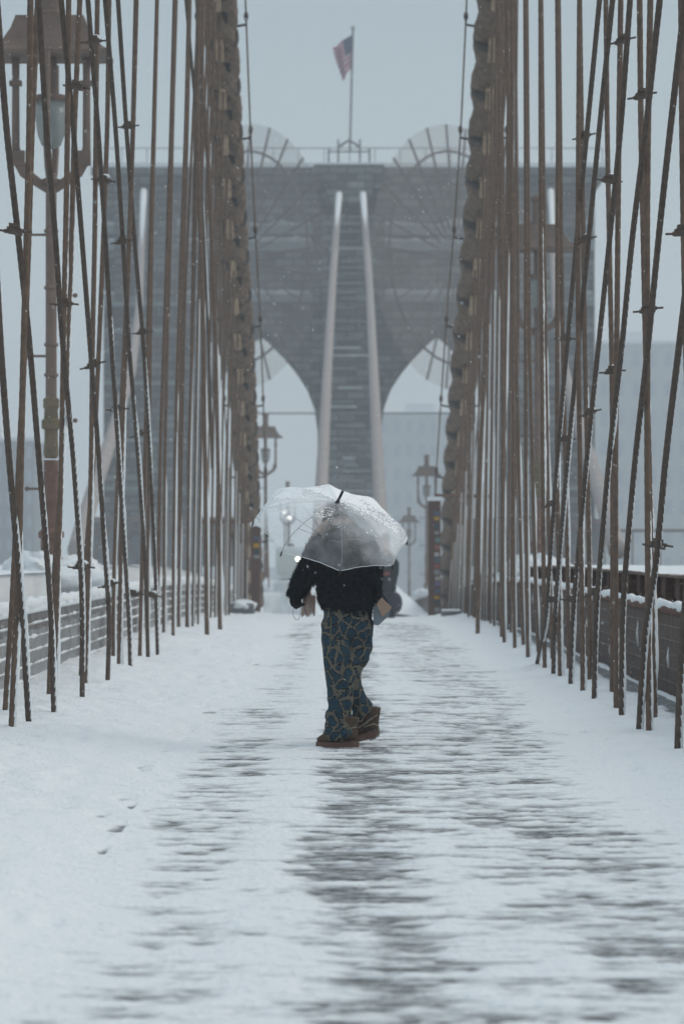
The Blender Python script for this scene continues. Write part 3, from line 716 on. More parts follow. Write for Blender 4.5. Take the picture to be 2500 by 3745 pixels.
# parapet rail, small cabin frame, flag staff and flag on top
mb = MB()
for q in np.arange(-21, 21.1, 2.1): mb.box(TX + q, TX + q + .06, TD - .8, TD - .74, tz(377), tz(377) + 1.2)
mb.box(TX - 21, TX + 21, TD - .8, TD - .75, tz(377) + 1.2, tz(377) + 1.27); mb.build('parapet_rail', M['concrete'], tower)
mb = MB()
for q in (-1.7, -.9, .9, 1.7): mb.box(TX + q - .08, TX + q + .08, TD - .3, TD - .14, tz(377), tz(340) + (0 if abs(q) > 1 else .7))
mb.box(TX - 1.8, TX + 1.8, TD - .3, TD - .15, tz(350), tz(347)); mb.tube([(TX - .9, TD - .2, tz(338)), (TX, TD - .2, tz(322)), (TX + .9, TD - .2, tz(338))], .12, 6); mb.build('staff_frame', M['concrete'], tower)
flag = empty('flagpole', (W(1290, 520, TD).x, TD, tz(330)), 'thin white flagpole flying a drooping striped flag on top of the tower', 'flagpole')
fx = W(1290, 520, TD).x
mb = MB(); mb.tube([(fx - .25, TD, tz(345)), (fx, TD, tz(66))], .09, 8); mb.ball((fx, TD, tz(64)), .16); mb.build('pole', M['concrete'], flag)
# drooping flag: stripes red/white, blue canton
def flag_mat():
    m = bpy.data.materials.new('flag_cloth'); m.use_nodes = True; t = m.node_tree; b = t.nodes['Principled BSDF']; b.inputs['Roughness'].default_value = .9
    uv = t.nodes.new('ShaderNodeUVMap'); uv.uv_map = 'cloth'; sp = t.nodes.new('ShaderNodeSeparateXYZ'); t.links.new(uv.outputs[0], sp.inputs[0])
    def mth(op, a, b_=None):
        n = t.nodes.new('ShaderNodeMath'); n.operation = op
        for i, q in enumerate((a, b_)):
            if q is None: continue
            if isinstance(q, (int, float)): n.inputs[i].default_value = q
            else: t.links.new(q, n.inputs[i])
        return n.outputs[0]
    st = mth('GREATER_THAN', mth('FRACT', mth('MULTIPLY', sp.outputs['Y'], 6.5)), .5)
    mx = t.nodes.new('ShaderNodeMix'); mx.data_type = 'RGBA'; t.links.new(st, mx.inputs['Factor']); mx.inputs['A'].default_value = (.42, .13, .18, 1); mx.inputs['B'].default_value = (.50, .42, .46, 1)
    cn = mth('MULTIPLY', mth('LESS_THAN', sp.outputs['X'], .4), mth('GREATER_THAN', sp.outputs['Y'], .46))
    mx2 = t.nodes.new('ShaderNodeMix'); mx2.data_type = 'RGBA'; t.links.new(cn, mx2.inputs['Factor']); t.links.new(mx.outputs['Result'], mx2.inputs['A']); mx2.inputs['B'].default_value = (.035, .055, .12, 1)
    vo = t.nodes.new('ShaderNodeTexVoronoi'); vo.inputs['Scale'].default_value = 22; t.links.new(uv.outputs[0], vo.inputs['Vector'])
    sr = mth('MULTIPLY', cn, mth('LESS_THAN', vo.outputs['Distance'], .22))
    mx3 = t.nodes.new('ShaderNodeMix'); mx3.data_type = 'RGBA'; t.links.new(sr, mx3.inputs['Factor']); t.links.new(mx2.outputs['Result'], mx3.inputs['A']); mx3.inputs['B'].default_value = (.5, .5, .52, 1)
    t.links.new(mx3.outputs['Result'], b.inputs['Base Color']); return m
nu, nv = 36, 24; ph = 2.5; V_ = []; UV = []
for j in range(nv):
    for i in range(nu):
        a = i / (nu - 1); b = j / (nv - 1)          # a along the fly, b upwards at the hoist
        xo_ = -(1.55 * a ** .8) * (.50 + .85 * b - .30 * b * b); zo = b * 2.6 - 1.35 * a * (.9 - .15 * b) + (.15 * a * math.sin(b * 5))
        V_.append((fx + xo_ - .05, TD + .45 * math.sin(a * 9 + b * 1.7) * a, tz(80) - 2.6 + zo)); UV.append((a, b))
me = bpy.data.meshes.new('flag'); me.from_pydata(V_, [], [(j * nu + i, j * nu + i + 1, (j + 1) * nu + i + 1, (j + 1) * nu + i) for j in range(nv - 1) for i in range(nu - 1)])
ul = me.uv_layers.new(name='cloth')
for l in me.loops: ul.data[l.index].uv = UV[l.vertex_index]
me.materials.append(flag_mat()); fo = bpy.data.objects.new('flag', me); COL.objects.link(fo); fo.parent = flag; fo.matrix_parent_inverse = Matrix.Translation(-flag.location)
fo.modifiers.new('solid', 'SOLIDIFY').thickness = .03

# pale cables of the far side, climbing to the tower top
def far_cable(pts, label, snow_top=True, r=.27):
    o = empty('far_cable', (0, 0, 0), label, 'bridge cable', 'pale far cables climbing to the tower')
    Q = smooth_path([Vector(p) for p in pts], 2.0)
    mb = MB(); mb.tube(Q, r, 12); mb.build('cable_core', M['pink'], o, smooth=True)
    q = Q.copy() if snow_top else Q; k = int(len(Q) * .25); q = q[:k + 1] + np.array([0, -.03, .05])
    mb = MB(); mb.tube(q, np.linspace(r * 1.02, r * .5, len(q)), 10); mb.build('snow_cap', M['snow_rough'], o, smooth=True)
def V2W(x, y, d): return W(x / .6272, y / .6272, d)
far_cable([V2W(777, 447, 197.4), V2W(763, 640, 170), V2W(750, 860, 137), V2W(737, 1120, 100), V2W(731, 1240, 86)], 'left one of the two close pale cables rising up the tower centre')
far_cable([V2W(832, 447, 197.4), V2W(846, 640, 170), V2W(857, 860, 137), V2W(870, 1150, 100), V2W(876, 1250, 86)], 'right one of the two close pale cables rising up the tower centre')
far_cable([V2W(330, 440, 197.5), V2W(320, 700, 170), V2W(302, 850, 135), V2W(262, 985, 100), V2W(222, 1105, 85), V2W(190, 1210, 74), V2W(176, 1262, 69)], 'pale outer cable rising to the tower behind the left-hand ropes')
far_cable([V2W(1262, 440, 197.5), V2W(1272, 700, 170), V2W(1294, 850, 135), V2W(1330, 985, 100), V2W(1366, 1100, 85), V2W(1400, 1210, 74), V2W(1414, 1262, 69)], 'pale outer cable rising to the tower behind the right-hand ropes')

# round netting screens in front of the tower
for side, cxv_, sn in ((-1, 552, 'left'), (1, 1045, 'right')):
    c = V2W(cxv_, 592, 187); o = empty('round_screen', tuple(c), 'huge translucent round netting screen with spokes in front of the tower, %s' % ('left' if side < 0 else 'right'), 'netting screen', 'round netting screens before the tower')
    rot = Matrix.Rotation(R(50) * side, 3, 'Z'); rr = 10.35; n = 40
    ring = [rot @ Vector((math.cos(t) * rr, 0, math.sin(t) * rr)) for t in np.linspace(0, 2 * math.pi, n + 1)]
    mb = MB(); mb.add([tuple(c)] + [tuple(c + q) for q in ring[:-1]], [(0, i + 1, (i + 1) % n + 1) for i in range(n)]); mb.build('netting', M['net'], o)
    mb = MB(); mb.tube([c + q * .80 for q in ring], .10, 5, cap=False); mb.build('inner_ring', M['rope_dark'], o)
    for k in range(26):
        q_ = rot @ Vector((math.cos(k * math.pi / 13) * rr, 0, math.sin(k * math.pi / 13) * rr))
        mb = MB(); mb.tube([c + q_ * .22, c + q_], .085, 4); mb.build('spoke', M['rope_dark'], o)

# ------------------------------------------------------------------ far buildings and shore
def building(xv0, xv1, top, d, label, m, rows, cols, bottom=1330, snow_=True):
    a = V2W(xv0, top, d); b = V2W(xv1, bottom, d); dep = 18
    o = empty('far_building', ((a.x + b.x) / 2, d, -41), label, 'building')
    mb = MB(); mb.box(a.x, b.x, d, d + dep, -41, a.z); wl = mb.build('wall', m, o)
    if snow_:
        mb = MB(); mb.box(a.x - .3, b.x + .3, d - .3, d + dep, a.z + .004, a.z + .8); mb.box(a.x + (b.x - a.x) * .2, a.x + (b.x - a.x) * .42, d + 3, d + 9, a.z + .803, a.z + 3.2); mb.build('roof', M['snow_rough'], o)
    wd = (b.x - a.x) / cols; hh = (a.z - b.z) / rows
    for i in range(rows):
        for j in range(cols):
            mb = MB(); xx = a.x + wd * (j + .28); z_ = a.z - hh * (i + .75); mb.box(xx, xx + wd * .42, d - .12, d - .01, z_, z_ + hh * .5); mb.build('window', M['window'], o)
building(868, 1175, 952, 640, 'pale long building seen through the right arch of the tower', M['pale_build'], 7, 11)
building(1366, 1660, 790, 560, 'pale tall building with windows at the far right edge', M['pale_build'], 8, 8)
building(-60, 80, 1012, 520, 'dim grey building behind the ropes at the far left edge', M['grey_build'], 6, 6)
building(80, 108, 1120, 560, 'low dim grey building just right of the far left lamp post', M['grey_build'], 3, 3)
# trusses at the tower foot
for (a, b, t_, lab) in ((205, 575, 1186, 'grey steel truss at the tower foot behind the left-hand ropes'), (1015, 1380, 1190, 'grey steel truss at the tower foot behind the right-hand ropes')):
    p = V2W(a, t_, 188); q = V2W(b, 1300, 188); o = empty('steel_truss', (p.x, 188, q.z), lab, 'truss')
    mb = MB(); mb.box(p.x, q.x, 188.5, 188.6, q.z, p.z - .3); mb.build('backing_plate', M['concrete'], o)
    mb = MB(); mb.box(p.x, q.x, 187.9, 188.2, p.z - .28, p.z); mb.box(p.x, q.x, 187.9, 188.2, V2W(a, 1215, 188).z - .1, V2W(a, 1215, 188).z + .1); mb.build('chord', M['girder'], o)
    mb = MB(); x = p.x
    while x < q.x - 2: mb.tube([(x, 188.1, q.z), (x + 2, 188.1, p.z)], .1, 4); mb.tube([(x, 188.0, p.z), (x + 2, 188.0, q.z)], .1, 4); x += 2
    mb.build('lattice', M['girder'], o)
o = empty('pipe_rail', (30, 190, 2), 'thin rusty horizontal pipe rail far behind the right-hand ropes', 'rail')
mb = MB(); p = V2W(1385, 1217, 190); q = V2W(1640, 1217, 190); mb.tube([p, q], .13, 6)
for k in range(5): xk = p.x + (q.x - p.x) * k / 4; mb.tube([(xk, 190, p.z), (xk, 190, p.z - 3)], .08, 5)
mb.build('pipe', M['girder'], o)
o = empty('overhead_wire', (0, 196, 12), 'thin overhead wire stretched across both arches of the tower', 'wire')
mb = MB(); mb.tube([V2W(560, 948, 198), V2W(1030, 948, 198)], .07, 5); mb.build('wire', M['concrete'], o)

# ------------------------------------------------------------------ posts, blocks, vehicle at the far end of the walkway
def sticker_post(xc, d, w, top, label, n, x_off):
    zb = float(zd(d)); ztop = EYE + (CY - top) * d / FP; X0 = (xc - CX) * d / FP
    o = empty('steel_post', (X0, d, zb), label, 'post', 'rusty posts at the cable feet')
    mb = MB(); mb.box(X0 - w / 2, X0 + w / 2, d, d + .3, zb - .1, ztop); mb.build('post_body', M['post_red'], o, bevel=.01)
    cols = [(.07, .12, .18), (.42, .24, .03), (.04, .08, .11), (.26, .27, .28), (.14, .24, .23), (.28, .12, .10), (.42, .42, .42), (.09, .12, .15), (.25, .07, .08), (.24, .26, .26), (.36, .36, .33), (.15, .13, .22)]
    z = ztop - .25
    for k in range(n):
        h = random.uniform(.07, .13); c = cols[k % len(cols)]
        mb = MB(); ww = random.uniform(.10, .14); xx = X0 + x_off + random.uniform(-.015, .015); mb.box(xx - ww / 2, xx + ww / 2, d - .006, d - .002, z - h, z)
        mb.build('sticker', mat('sticker_%d' % (k % 12), c, .5), o); z -= h + random.uniform(.02, .09)
    mb = MB(); mb.box(X0 - w / 2 - .02, X0 + w / 2 + .04, d - .03, d + .32, ztop + .003, ztop + .10); mb.build('snow_cap', M['snow_rough'], o)
    s = 1 if xc > CX else -1
    mb = MB(); mb.tube([(X0, d + .1, ztop + .13), (X0 + s * 1.3, d + .1, ztop + .11)], .05, 6); mb.build('cross_arm', M['lamp_red'], o)
sticker_post(1588, 57.0, .29, 1832, 'rust-red steel post covered in colourful stickers right of the umbrella', 17, .06)
sticker_post(934, 58.0, .22, 1925, 'rust-red stickered post half hidden behind the left main cable foot', 4, .02)

o = empty('snowy_barrier', tuple(W(905, 2230, 53)), 'snow-covered grey concrete block at the foot of the left main cable', 'concrete block')
mb = MB(); c = W(885, 2250, 53); mb.frame(c + Vector((0, 0, -.15)), (.28, 0, 0), (0, .4, 0), (0, 0, .42)); mb.build('block', M['concrete'], o, bevel=.04)
mb = MB(); mb.ball(c + Vector((.02, -.05, .22)), .33, .45, .12, 14, 8, nz=.5); mb.ball(c + Vector((.22, -.2, -.25)), .15, .35, .30, 12, 8, nz=.5); mb.build('snow_heap', M['snow_rough'], o, smooth=True)
o = empty('concrete_block', tuple(W(1650, 2260, 52)), 'low grey concrete block at the foot of the right main cable', 'concrete block')
mb = MB(); c = W(1648, 2262, 52); mb.frame(c, (.21, 0, 0), (0, .3, 0), (0, 0, .16)); mb.build('block', M['concrete'], o, bevel=.05)
mb = MB(); mb.frame(c + Vector((0, 0, .18)), (.2, 0, 0), (0, .28, 0), (0, 0, .018)); mb.build('snow_cap', M['snow_rough'], o, bevel=.015)

def emis(name, col, st):
    m = bpy.data.materials.new(name); m.use_nodes = True; b = m.node_tree.nodes['Principled BSDF']
    b.inputs['Emission Color'].default_value = (*col, 1); b.inputs['Emission Strength'].default_value = st; return m
d = 76.0; zb = float(zd(d)); xv = (1062 - CX) * d / FP
o = empty('plow_vehicle', (xv, d, zb), 'pale snow-blurred service vehicle with a lit headlight coming up the walkway behind the umbrella', 'vehicle')
M['vehicle'] = mat('pale_vehicle', (.55, .58, .59), .8, col2=(.75, .78, .80), nscale=2)
mb = MB(); mb.box(xv - .55, xv + .55, d, d + 3.2, zb + .5, zb + 1.25); mb.build('body', M['vehicle'], o, bevel=.08)
mb = MB(); mb.box(xv - .5, xv + .5, d + .9, d + 3.0, zb + 1.25, zb + 2.35); mb.build('cab', M['vehicle'], o, bevel=.1)
mb = MB(); mb.box(xv - .45, xv + .45, d + .86, d + .895, zb + 1.45, zb + 2.15); mb.build('windscreen', M['pale_build'], o)
mb = MB(); mb.box(xv - .1, xv + .1, d + .7, d + .9, zb + 2.35, zb + 2.42); mb.build('roof_bar', M['black'], o)
hl = emis('headlight_glow', (1, .97, .80), 3.2)
for hx in (W(1089, 2044, d).x,):
    mb = MB(); mb.ball((hx, d - .05, EYE + (2000 - 2044) * d / FP), .075, .05, .075, 12, 8); mb.build('headlight', hl, o)
hl2 = emis('beacon_glow', (1, .96, .82), 1.1)
for bx, by in ((1040, 1872), (1058, 1893)):
    p = W(bx, by, d + 1); mb = MB(); mb.ball(tuple(p), .07, .05, .07, 10, 7); mb.build('roof_light', hl2, o)
    mb = MB(); mb.tube([p, (p.x, p.y, zb + 2.3)], .02, 5); mb.build('light_stem', M['black'], o)
for wx in (-.5, .5):
    for wy in (.5, 2.5):
        mb = MB(); mb.tube([(xv + wx - .1, d + wy, zb + .38), (xv + wx + .1, d + wy, zb + .38)], .38, 18); mb.build('wheel', M['black'], o)
mb = MB(); mb.tube([(xv - .8, d - .9, zb + .5), (xv - .3, d - .6, zb + .5), (xv + .5, d - .6, zb + .5), (xv + .8, d - .9, zb + .5)], .06, 8, ry=.4, ref=(0, 1, 0)); mb.build('plow_blade', M['vehicle'], o)

# ------------------------------------------------------------------ people
def fuse(name, mb, mat_, parent, voxel, smooth=3, noise=0, nf=30, tuft=0, tl=.02, seed=1):
    """fuse the collected lofts into one continuous surface, then give it cloth or fur relief"""
    o = mb.build(name, mat_, None, smooth=True)
    md = o.modifiers.new('remesh', 'REMESH'); md.mode = 'VOXEL'; md.voxel_size = voxel; md.use_smooth_shade = True
    if smooth:
        sm = o.modifiers.new('smooth', 'SMOOTH'); sm.iterations = smooth; sm.factor = .6
    bpy.context.view_layer.update(); dg = bpy.context.evaluated_depsgraph_get()
    me = bpy.data.meshes.new_from_object(o.evaluated_get(dg)); me.name = name
    n = len(me.vertices); co = np.zeros(n * 3, np.float32); me.vertices.foreach_get('co', co); co = co.reshape(-1, 3).astype(float)
    nr = np.zeros(n * 3, np.float32); me.vertices.foreach_get('normal', nr); nr = nr.reshape(-1, 3)
    if noise:
        q = fbm(co[:, 0] * nf + co[:, 1] * nf * .7, co[:, 2] * nf + co[:, 1] * nf * .5, 4, seed)
        co = co + nr * (q * noise)[:, None]; me.vertices.foreach_set('co', co.reshape(-1).astype(np.float32))
    o.modifiers.clear(); o.data = me
    if tuft:
        rg = np.random.default_rng(seed); idx = rg.integers(0, n, tuft); V = []; Fc = []
        for t, i in enumerate(idx):
            p = Vector(co[i]); nn = Vector([float(a) for a in nr[i]]); dr = (nn + Vector(rg.normal(0, .55, 3)) + Vector((0, 0, -.45))).normalized()
            sd = dr.cross(Vector((0, 0, 1)) + nn * .1).normalized() * .0042; L = tl * rg.uniform(.5, 1.3)
            V += [tuple(p - sd), tuple(p + sd), tuple(p + dr * L)]; Fc.append((3 * t, 3 * t + 1, 3 * t + 2))
        bm = bmesh.new(); bm.from_mesh(me)
        vs = [bm.verts.new(v) for v in V]
        for a, b, c in Fc: bm.faces.new((vs[a], vs[b], vs[c]))
        bm.to_mesh(me); bm.free()
    me.materials.clear(); me.materials.append(mat_)
    me.polygons.foreach_set('use_smooth', [True] * len(me.polygons))
    if parent is not None: o.parent = parent; o.matrix_parent_inverse = Matrix.Translation(-parent.location)
    return o

PD = 16.65; PS = FP / PD
def P(x, y, dy=0): return W(x, y, PD) + Vector((0, dy, 0))
M['fur'] = mat('black_fur', (.006, .007, .010), .95, col2=(.020, .022, .028), nscale=30, bump=.8, bscale=90, spec=.15)
M['glove'] = mat('black_glove', (.006, .006, .008), .8, spec=.2)
M['skin'] = mat('skin', (.45, .28, .21), .5, spec=.4)
M['hair'] = mat('brown_hair', (.10, .065, .045), .6, col2=(.06, .04, .03), nscale=40, stretch=(1, 1, .2), bump=.5, bscale=80)
M['scarf'] = mat('beige_scarf', (.52, .40, .35), .95, col2=(.36, .27, .24), nscale=30, stretch=(1, 1, .25), bump=.8, bscale=60)
M['suede'] = mat('brown_suede', (.10, .068, .045), .95, col2=(.065, .045, .033), nscale=18, bump=.3, bscale=90)
M['sole'] = mat('tan_rubber', (.155, .092, .072), .7, col2=(.12, .072, .058), nscale=12)
M['lace'] = mat('grey_lace', (.25, .24, .20), .9)
M['bag_grey'] = mat('grey_leather', (.20, .24, .27), .5, col2=(.16, .19, .22), nscale=8)
def weave():
    m = bpy.data.materials.new('woven_tan'); m.use_nodes = True; t = m.node_tree; b = t.nodes['Principled BSDF']; b.inputs['Roughness'].default_value = .85
    tc = t.nodes.new('ShaderNodeTexCoord'); mp = t.nodes.new('ShaderNodeMapping'); mp.inputs['Rotation'].default_value = (0, R(38), 0); t.links.new(tc.outputs['Object'], mp.inputs[0])
    ck = t.nodes.new('ShaderNodeTexChecker'); ck.inputs['Scale'].default_value = 115; ck.inputs['Color1'].default_value = (.42, .29, .22, 1); ck.inputs['Color2'].default_value = (.22, .15, .11, 1)
    t.links.new(mp.outputs[0], ck.inputs['Vector']); t.links.new(ck.outputs[0], b.inputs['Base Color']); return m
M['weave'] = weave()
def trousers_mat():
    m = bpy.data.materials.new('patterned_cloth'); m.use_nodes = True; t = m.node_tree; b = t.nodes['Principled BSDF']; b.inputs['Roughness'].default_value = .9; b.inputs['Specular IOR Level'].default_value = .15
    tc = t.nodes.new('ShaderNodeTexCoord'); mp = t.nodes.new('ShaderNodeMapping'); mp.inputs['Scale'].default_value = (1, .9, .9)
    t.links.new(tc.outputs['Object'], mp.inputs[0])
    ns = t.nodes.new('ShaderNodeTexNoise'); ns.inputs['Scale'].default_value = 22; ns.inputs['Detail'].default_value = 3; t.links.new(mp.outputs[0], ns.inputs['Vector'])
    va = t.nodes.new('ShaderNodeVectorMath'); va.operation = 'SUBTRACT'; t.links.new(ns.outputs['Color'], va.inputs[0]); va.inputs[1].default_value = (.5, .5, .5)
    vs = t.nodes.new('ShaderNodeVectorMath'); vs.operation = 'SCALE'; t.links.new(va.outputs[0], vs.inputs[0]); vs.inputs['Scale'].default_value = .045
    vv = t.nodes.new('ShaderNodeVectorMath'); vv.operation = 'ADD'; t.links.new(mp.outputs[0], vv.inputs[0]); t.links.new(vs.outputs[0], vv.inputs[1])
    vo = t.nodes.new('ShaderNodeTexVoronoi'); vo.inputs['Scale'].default_value = 13.5; vo.feature = 'DISTANCE_TO_EDGE'; t.links.new(vv.outputs[0], vo.inputs['Vector'])
    r = t.nodes.new('ShaderNodeValToRGB'); r.color_ramp.interpolation = 'CONSTANT'; e = r.color_ramp.elements
    e[0].position = 0; e[0].color = (.118, .110, .088, 1); e[1].position = .085; e[1].color = (.006, .008, .010, 1)
    k = e.new(.135); k.color = (.020, .048, .073, 1)
    nw = t.nodes.new('ShaderNodeTexNoise'); nw.inputs['Scale'].default_value = 16; nw.inputs['Detail'].default_value = 4; t.links.new(mp.outputs[0], nw.inputs['Vector'])
    q1 = t.nodes.new('ShaderNodeMath'); q1.operation = 'MULTIPLY_ADD'; t.links.new(nw.outputs['Fac'], q1.inputs[0]); q1.inputs[1].default_value = -.46; q1.inputs[2].default_value = .23
    q2 = t.nodes.new('ShaderNodeMath'); q2.operation = 'ADD'; t.links.new(vo.outputs['Distance'], q2.inputs[0]); t.links.new(q1.outputs[0], q2.inputs[1]); t.links.new(q2.outputs[0], r.inputs[0])
    # dark specks on the khaki ground
    v2 = t.nodes.new('ShaderNodeTexVoronoi'); v2.inputs['Scale'].default_value = 55; t.links.new(vv.outputs[0], v2.inputs['Vector'])
    lt = t.nodes.new('ShaderNodeMath'); lt.operation = 'LESS_THAN'; t.links.new(v2.outputs['Distance'], lt.inputs[0]); lt.inputs[1].default_value = .28
    n3 = t.nodes.new('ShaderNodeTexNoise'); n3.inputs['Scale'].default_value = 9; t.links.new(mp.outputs[0], n3.inputs['Vector'])
    g = t.nodes.new('ShaderNodeMath'); g.operation = 'GREATER_THAN'; t.links.new(n3.outputs['Fac'], g.inputs[0]); g.inputs[1].default_value = .5
    ml = t.nodes.new('ShaderNodeMath'); ml.operation = 'MULTIPLY'; t.links.new(lt.outputs[0], ml.inputs[0]); t.links.new(g.outputs[0], ml.inputs[1])
    mx = t.nodes.new('ShaderNodeMix'); mx.data_type = 'RGBA'; t.links.new(ml.outputs[0], mx.inputs['Factor']); t.links.new(r.outputs[0], mx.inputs['A']); mx.inputs['B'].default_value = (.008, .010, .012, 1)
    t.links.new(mx.outputs['Result'], b.inputs['Base Color']); return m
M['trousers'] = trousers_mat()

person = empty('person', (P(1250, 2735).x, PD, 0), 'person in a black fur jacket and blue patterned trousers standing under the clear umbrella', 'person')
# body (one continuous figure, mostly under the clothes)
mb = MB(); T = lambda pts, r, ry=None, n=12: mb.tube([P(*p) for p in pts], [a / PS for a in r], n, ry=None if ry is None else [a / PS for a in ry], ref=(1, 0, 0))
T([(1268, 2255), (1268, 2200), (1268, 2120), (1266, 2050), (1262, 2000), (1255, 1962)], [66, 70, 70, 72, 68, 38], [55, 58, 55, 60, 52, 35])
T([(1250, 1965, .02), (1238, 1935, .03), (1228, 1905, .04)], [32, 30, 30])
mb.ball(P(1220, 1890, .05), .072, .092, .106, 14, 10)
mb.tube([P(1198, 1894, .12), P(1188, 1900, .15)], .014, 6)
T([(1190, 2000), (1160, 2020), (1125, 2090, .06), (1095, 2150, .12), (1080, 2178, .15)], [26, 24, 22, 20, 17])
T([(1330, 1998), (1345, 2025), (1356, 2095, .01), (1360, 2145, .0), (1374, 2178, -.03)], [24, 24, 22, 20, 16])
T([(1226, 2235), (1228, 2330), (1237, 2450, -.03), (1244, 2560, -.02), (1242, 2680)], [38, 34, 27, 22, 18])
T([(1308, 2235, .04), (1308, 2330, .05), (1297, 2410, .03), (1286, 2465, .03), (1304, 2555, .14), (1324, 2620, .2), (1336, 2668, .21)], [38, 34, 27, 24, 20, 18, 16])
fuse('body', mb, M['skin'], person, .012, 2)
# jacket
mb = MB()
T([(1262, 2238), (1264, 2228), (1266, 2195), (1270, 2150), (1273, 2100), (1271, 2050), (1266, 2005), (1260, 1968), (1250, 1938), (1243, 1922)], [88, 94, 108, 118, 121, 119, 110, 86, 50, 36], [70, 74, 80, 84, 86, 84, 76, 62, 44, 36], 20)
T([(1195, 1985), (1165, 2012, .02), (1140, 2060, .05), (1112, 2112, .09), (1088, 2150, .13), (1075, 2172, .15), (1072, 2182, .155)], [44, 46, 45, 43, 38, 34, 29], None, 14)
T([(1330, 1985), (1352, 2020), (1360, 2070), (1362, 2110), (1358, 2145, .0), (1364, 2172, -.03), (1374, 2186, -.04)], [44, 40, 39, 38, 38, 32, 24], None, 14)
fuse('jacket', mb, M['fur'], person, .009, 4, noise=.016, nf=16, tuft=13000, tl=.027, seed=3)
# trousers
mb = MB()
T([(1268, 2190, .01), (1268, 2240, .01), (1268, 2290, .01), (1262, 2330, .01)], [86, 92, 98, 88], [72, 76, 74, 60], 18)
T([(1226, 2280, -.02), (1228, 2340, -.02), (1234, 2410, -.03), (1242, 2480, -.03), (1248, 2545, -.02), (1246, 2590, -.01), (1240, 2640, -.01), (1240, 2682, -.02), (1246, 2697, -.02)], [52, 55, 56, 54, 49, 50, 57, 62, 57], [56, 56, 54, 50, 46, 48, 54, 58, 56], 18)
T([(1310, 2270, .05), (1312, 2330, .05), (1300, 2400, .03), (1284, 2465, .02), (1288, 2510, .08), (1304, 2555, .14), (1320, 2600, .18), (1326, 2625, .2)], [58, 56, 50, 40, 40, 42, 43, 38], [58, 56, 50, 44, 44, 46, 48, 44], 18)
tr = fuse('trousers', mb, M['trousers'], person, .010, 4, noise=0, seed=5)
me = tr.data; co = np.zeros(len(me.vertices) * 3, np.float32); me.vertices.foreach_get('co', co); co = co.reshape(-1, 3).astype(float)
nr = np.zeros(len(me.vertices) * 3, np.float32); me.vertices.foreach_get('normal', nr); nr = nr.reshape(-1, 3)
fold = .022 * fbm(co[:, 0] * 22 + co[:, 2] * 3, co[:, 2] * 3.5 + co[:, 1] * 6, 3, 111) + .026 * np.clip((.50 - co[:, 2]) / .3, 0, 1) * fbm(co[:, 0] * 10, co[:, 2] * 17 - co[:, 0] * 8, 3, 113)
co += nr * fold[:, None]; me.vertices.foreach_set('co', co.reshape(-1).astype(np.float32)); me.update()
# boots
def boot(toe, heel, ground_y, lift, dy, par):
    """side-on boot pointing left in the picture; lift tilts it about the toe"""
    L = heel - toe
    def Q(u, h, side=0):      # u 0..1 toe->heel, h px above sole bottom
        x = toe + u * L; y = ground_y - h - lift * u
        return P(x, y, dy + side)
    mb = MB(); secs = []
    for u, h, wv in ((.02, 14, .030), (.12, 15, .048), (.35, 15, .053), (.6, 15, .042), (.85, 15, .042), (.99, 14, .030)):
        secs.append((Q(u, h), wv))
    v = []; f = []; m_ = len(secs)
    prof = [(.0, 14, .022), (.03, 14, .040), (.15, 14, .056), (.35, 14, .060), (.6, 14, .052), (.85, 14, .052), (.96, 14, .044), (1., 14, .026)]
    for u, h, wv in prof:
        c0 = Q(u, 5 if u < .01 else 0); c1 = Q(u + (.015 if u < .01 else 0), 26)
        v += [(c0.x, c0.y - wv, c0.z), (c0.x, c0.y + wv, c0.z), (c1.x, c1.y + wv * .97, c1.z), (c1.x, c1.y - wv * .97, c1.z)]
    for i in range(len(prof) - 1):
        for j in range(4): f.append((i * 4 + j, i * 4 + (j + 1) % 4, i * 4 + 4 + (j + 1) % 4, i * 4 + 4 + j))
    f.append((3, 2, 1, 0)); f.append(tuple((len(prof) - 1) * 4 + j for j in range(4)))
    bt = MB()
    bt.tube([Q(.03, 30), Q(.12, 36), Q(.28, 42), (Q(.45, 52)), Q(.62, 60), Q(.80, 60), Q(.95, 50)], [12 / PS, 19 / PS, 26 / PS, 32 / PS, 40 / PS, 42 / PS, 28 / PS], 14, ry=[.03, .042, .048, .048, .046, .044, .035], ref=(0, 0, 1)) if False else None
    bt.ball(Q(.22, 34), .20 * L / PS, .046, 15 / PS, 14, 8); bt.ball(Q(.34, 40), .26 * L / PS, .046, 19 / PS, 14, 8); bt.ball(Q(.48, 48), .28 * L / PS, .046, 22 / PS, 14, 8); bt.ball(Q(.74, 56), .25 * L / PS, .044, 28 / PS, 14, 8)
    bt.tube([Q(.70, 40), Q(.74, 75), Q(.76, 118)], [38 / PS, 36 / PS, 40 / PS], 14, ry=[.045, .05, .058], ref=(1, 0, 0))
    b = fuse('boot', bt, M['suede'], par, .007, 3)
    sm = MB(); sm.add(v, f); s_ = sm.build('sole', M['sole'], None, bevel=.006); s_.parent = b
    lc = MB()
    for q in range(3):
        a = [Q(.42 + .12 * q + .28 * t, 52 + 9 * q + 12 * t, -.052 - .004 * math.sin(t * 3.1)) for t in np.linspace(0, 1, 6)]
        lc.tube(a, .004, 5)
    l_ = lc.build('lace', M['lace'], None, smooth=True); l_.parent = b
    return b, Q
boot(1153, 1312, 2737, 0, -.03, person)
b2, Q2 = boot(1250, 1388, 2735, 34, .21, person)
mb = MB(); mb.tube([P(1330, 2664, .13), P(1368, 2652, .13), P(1384, 2660, .12), P(1388, 2688, .12), P(1372, 2706, .13), P(1352, 2712, .14)], .0055, 6); l_ = mb.build('lace', M['lace'], None, smooth=True); l_.parent = b2
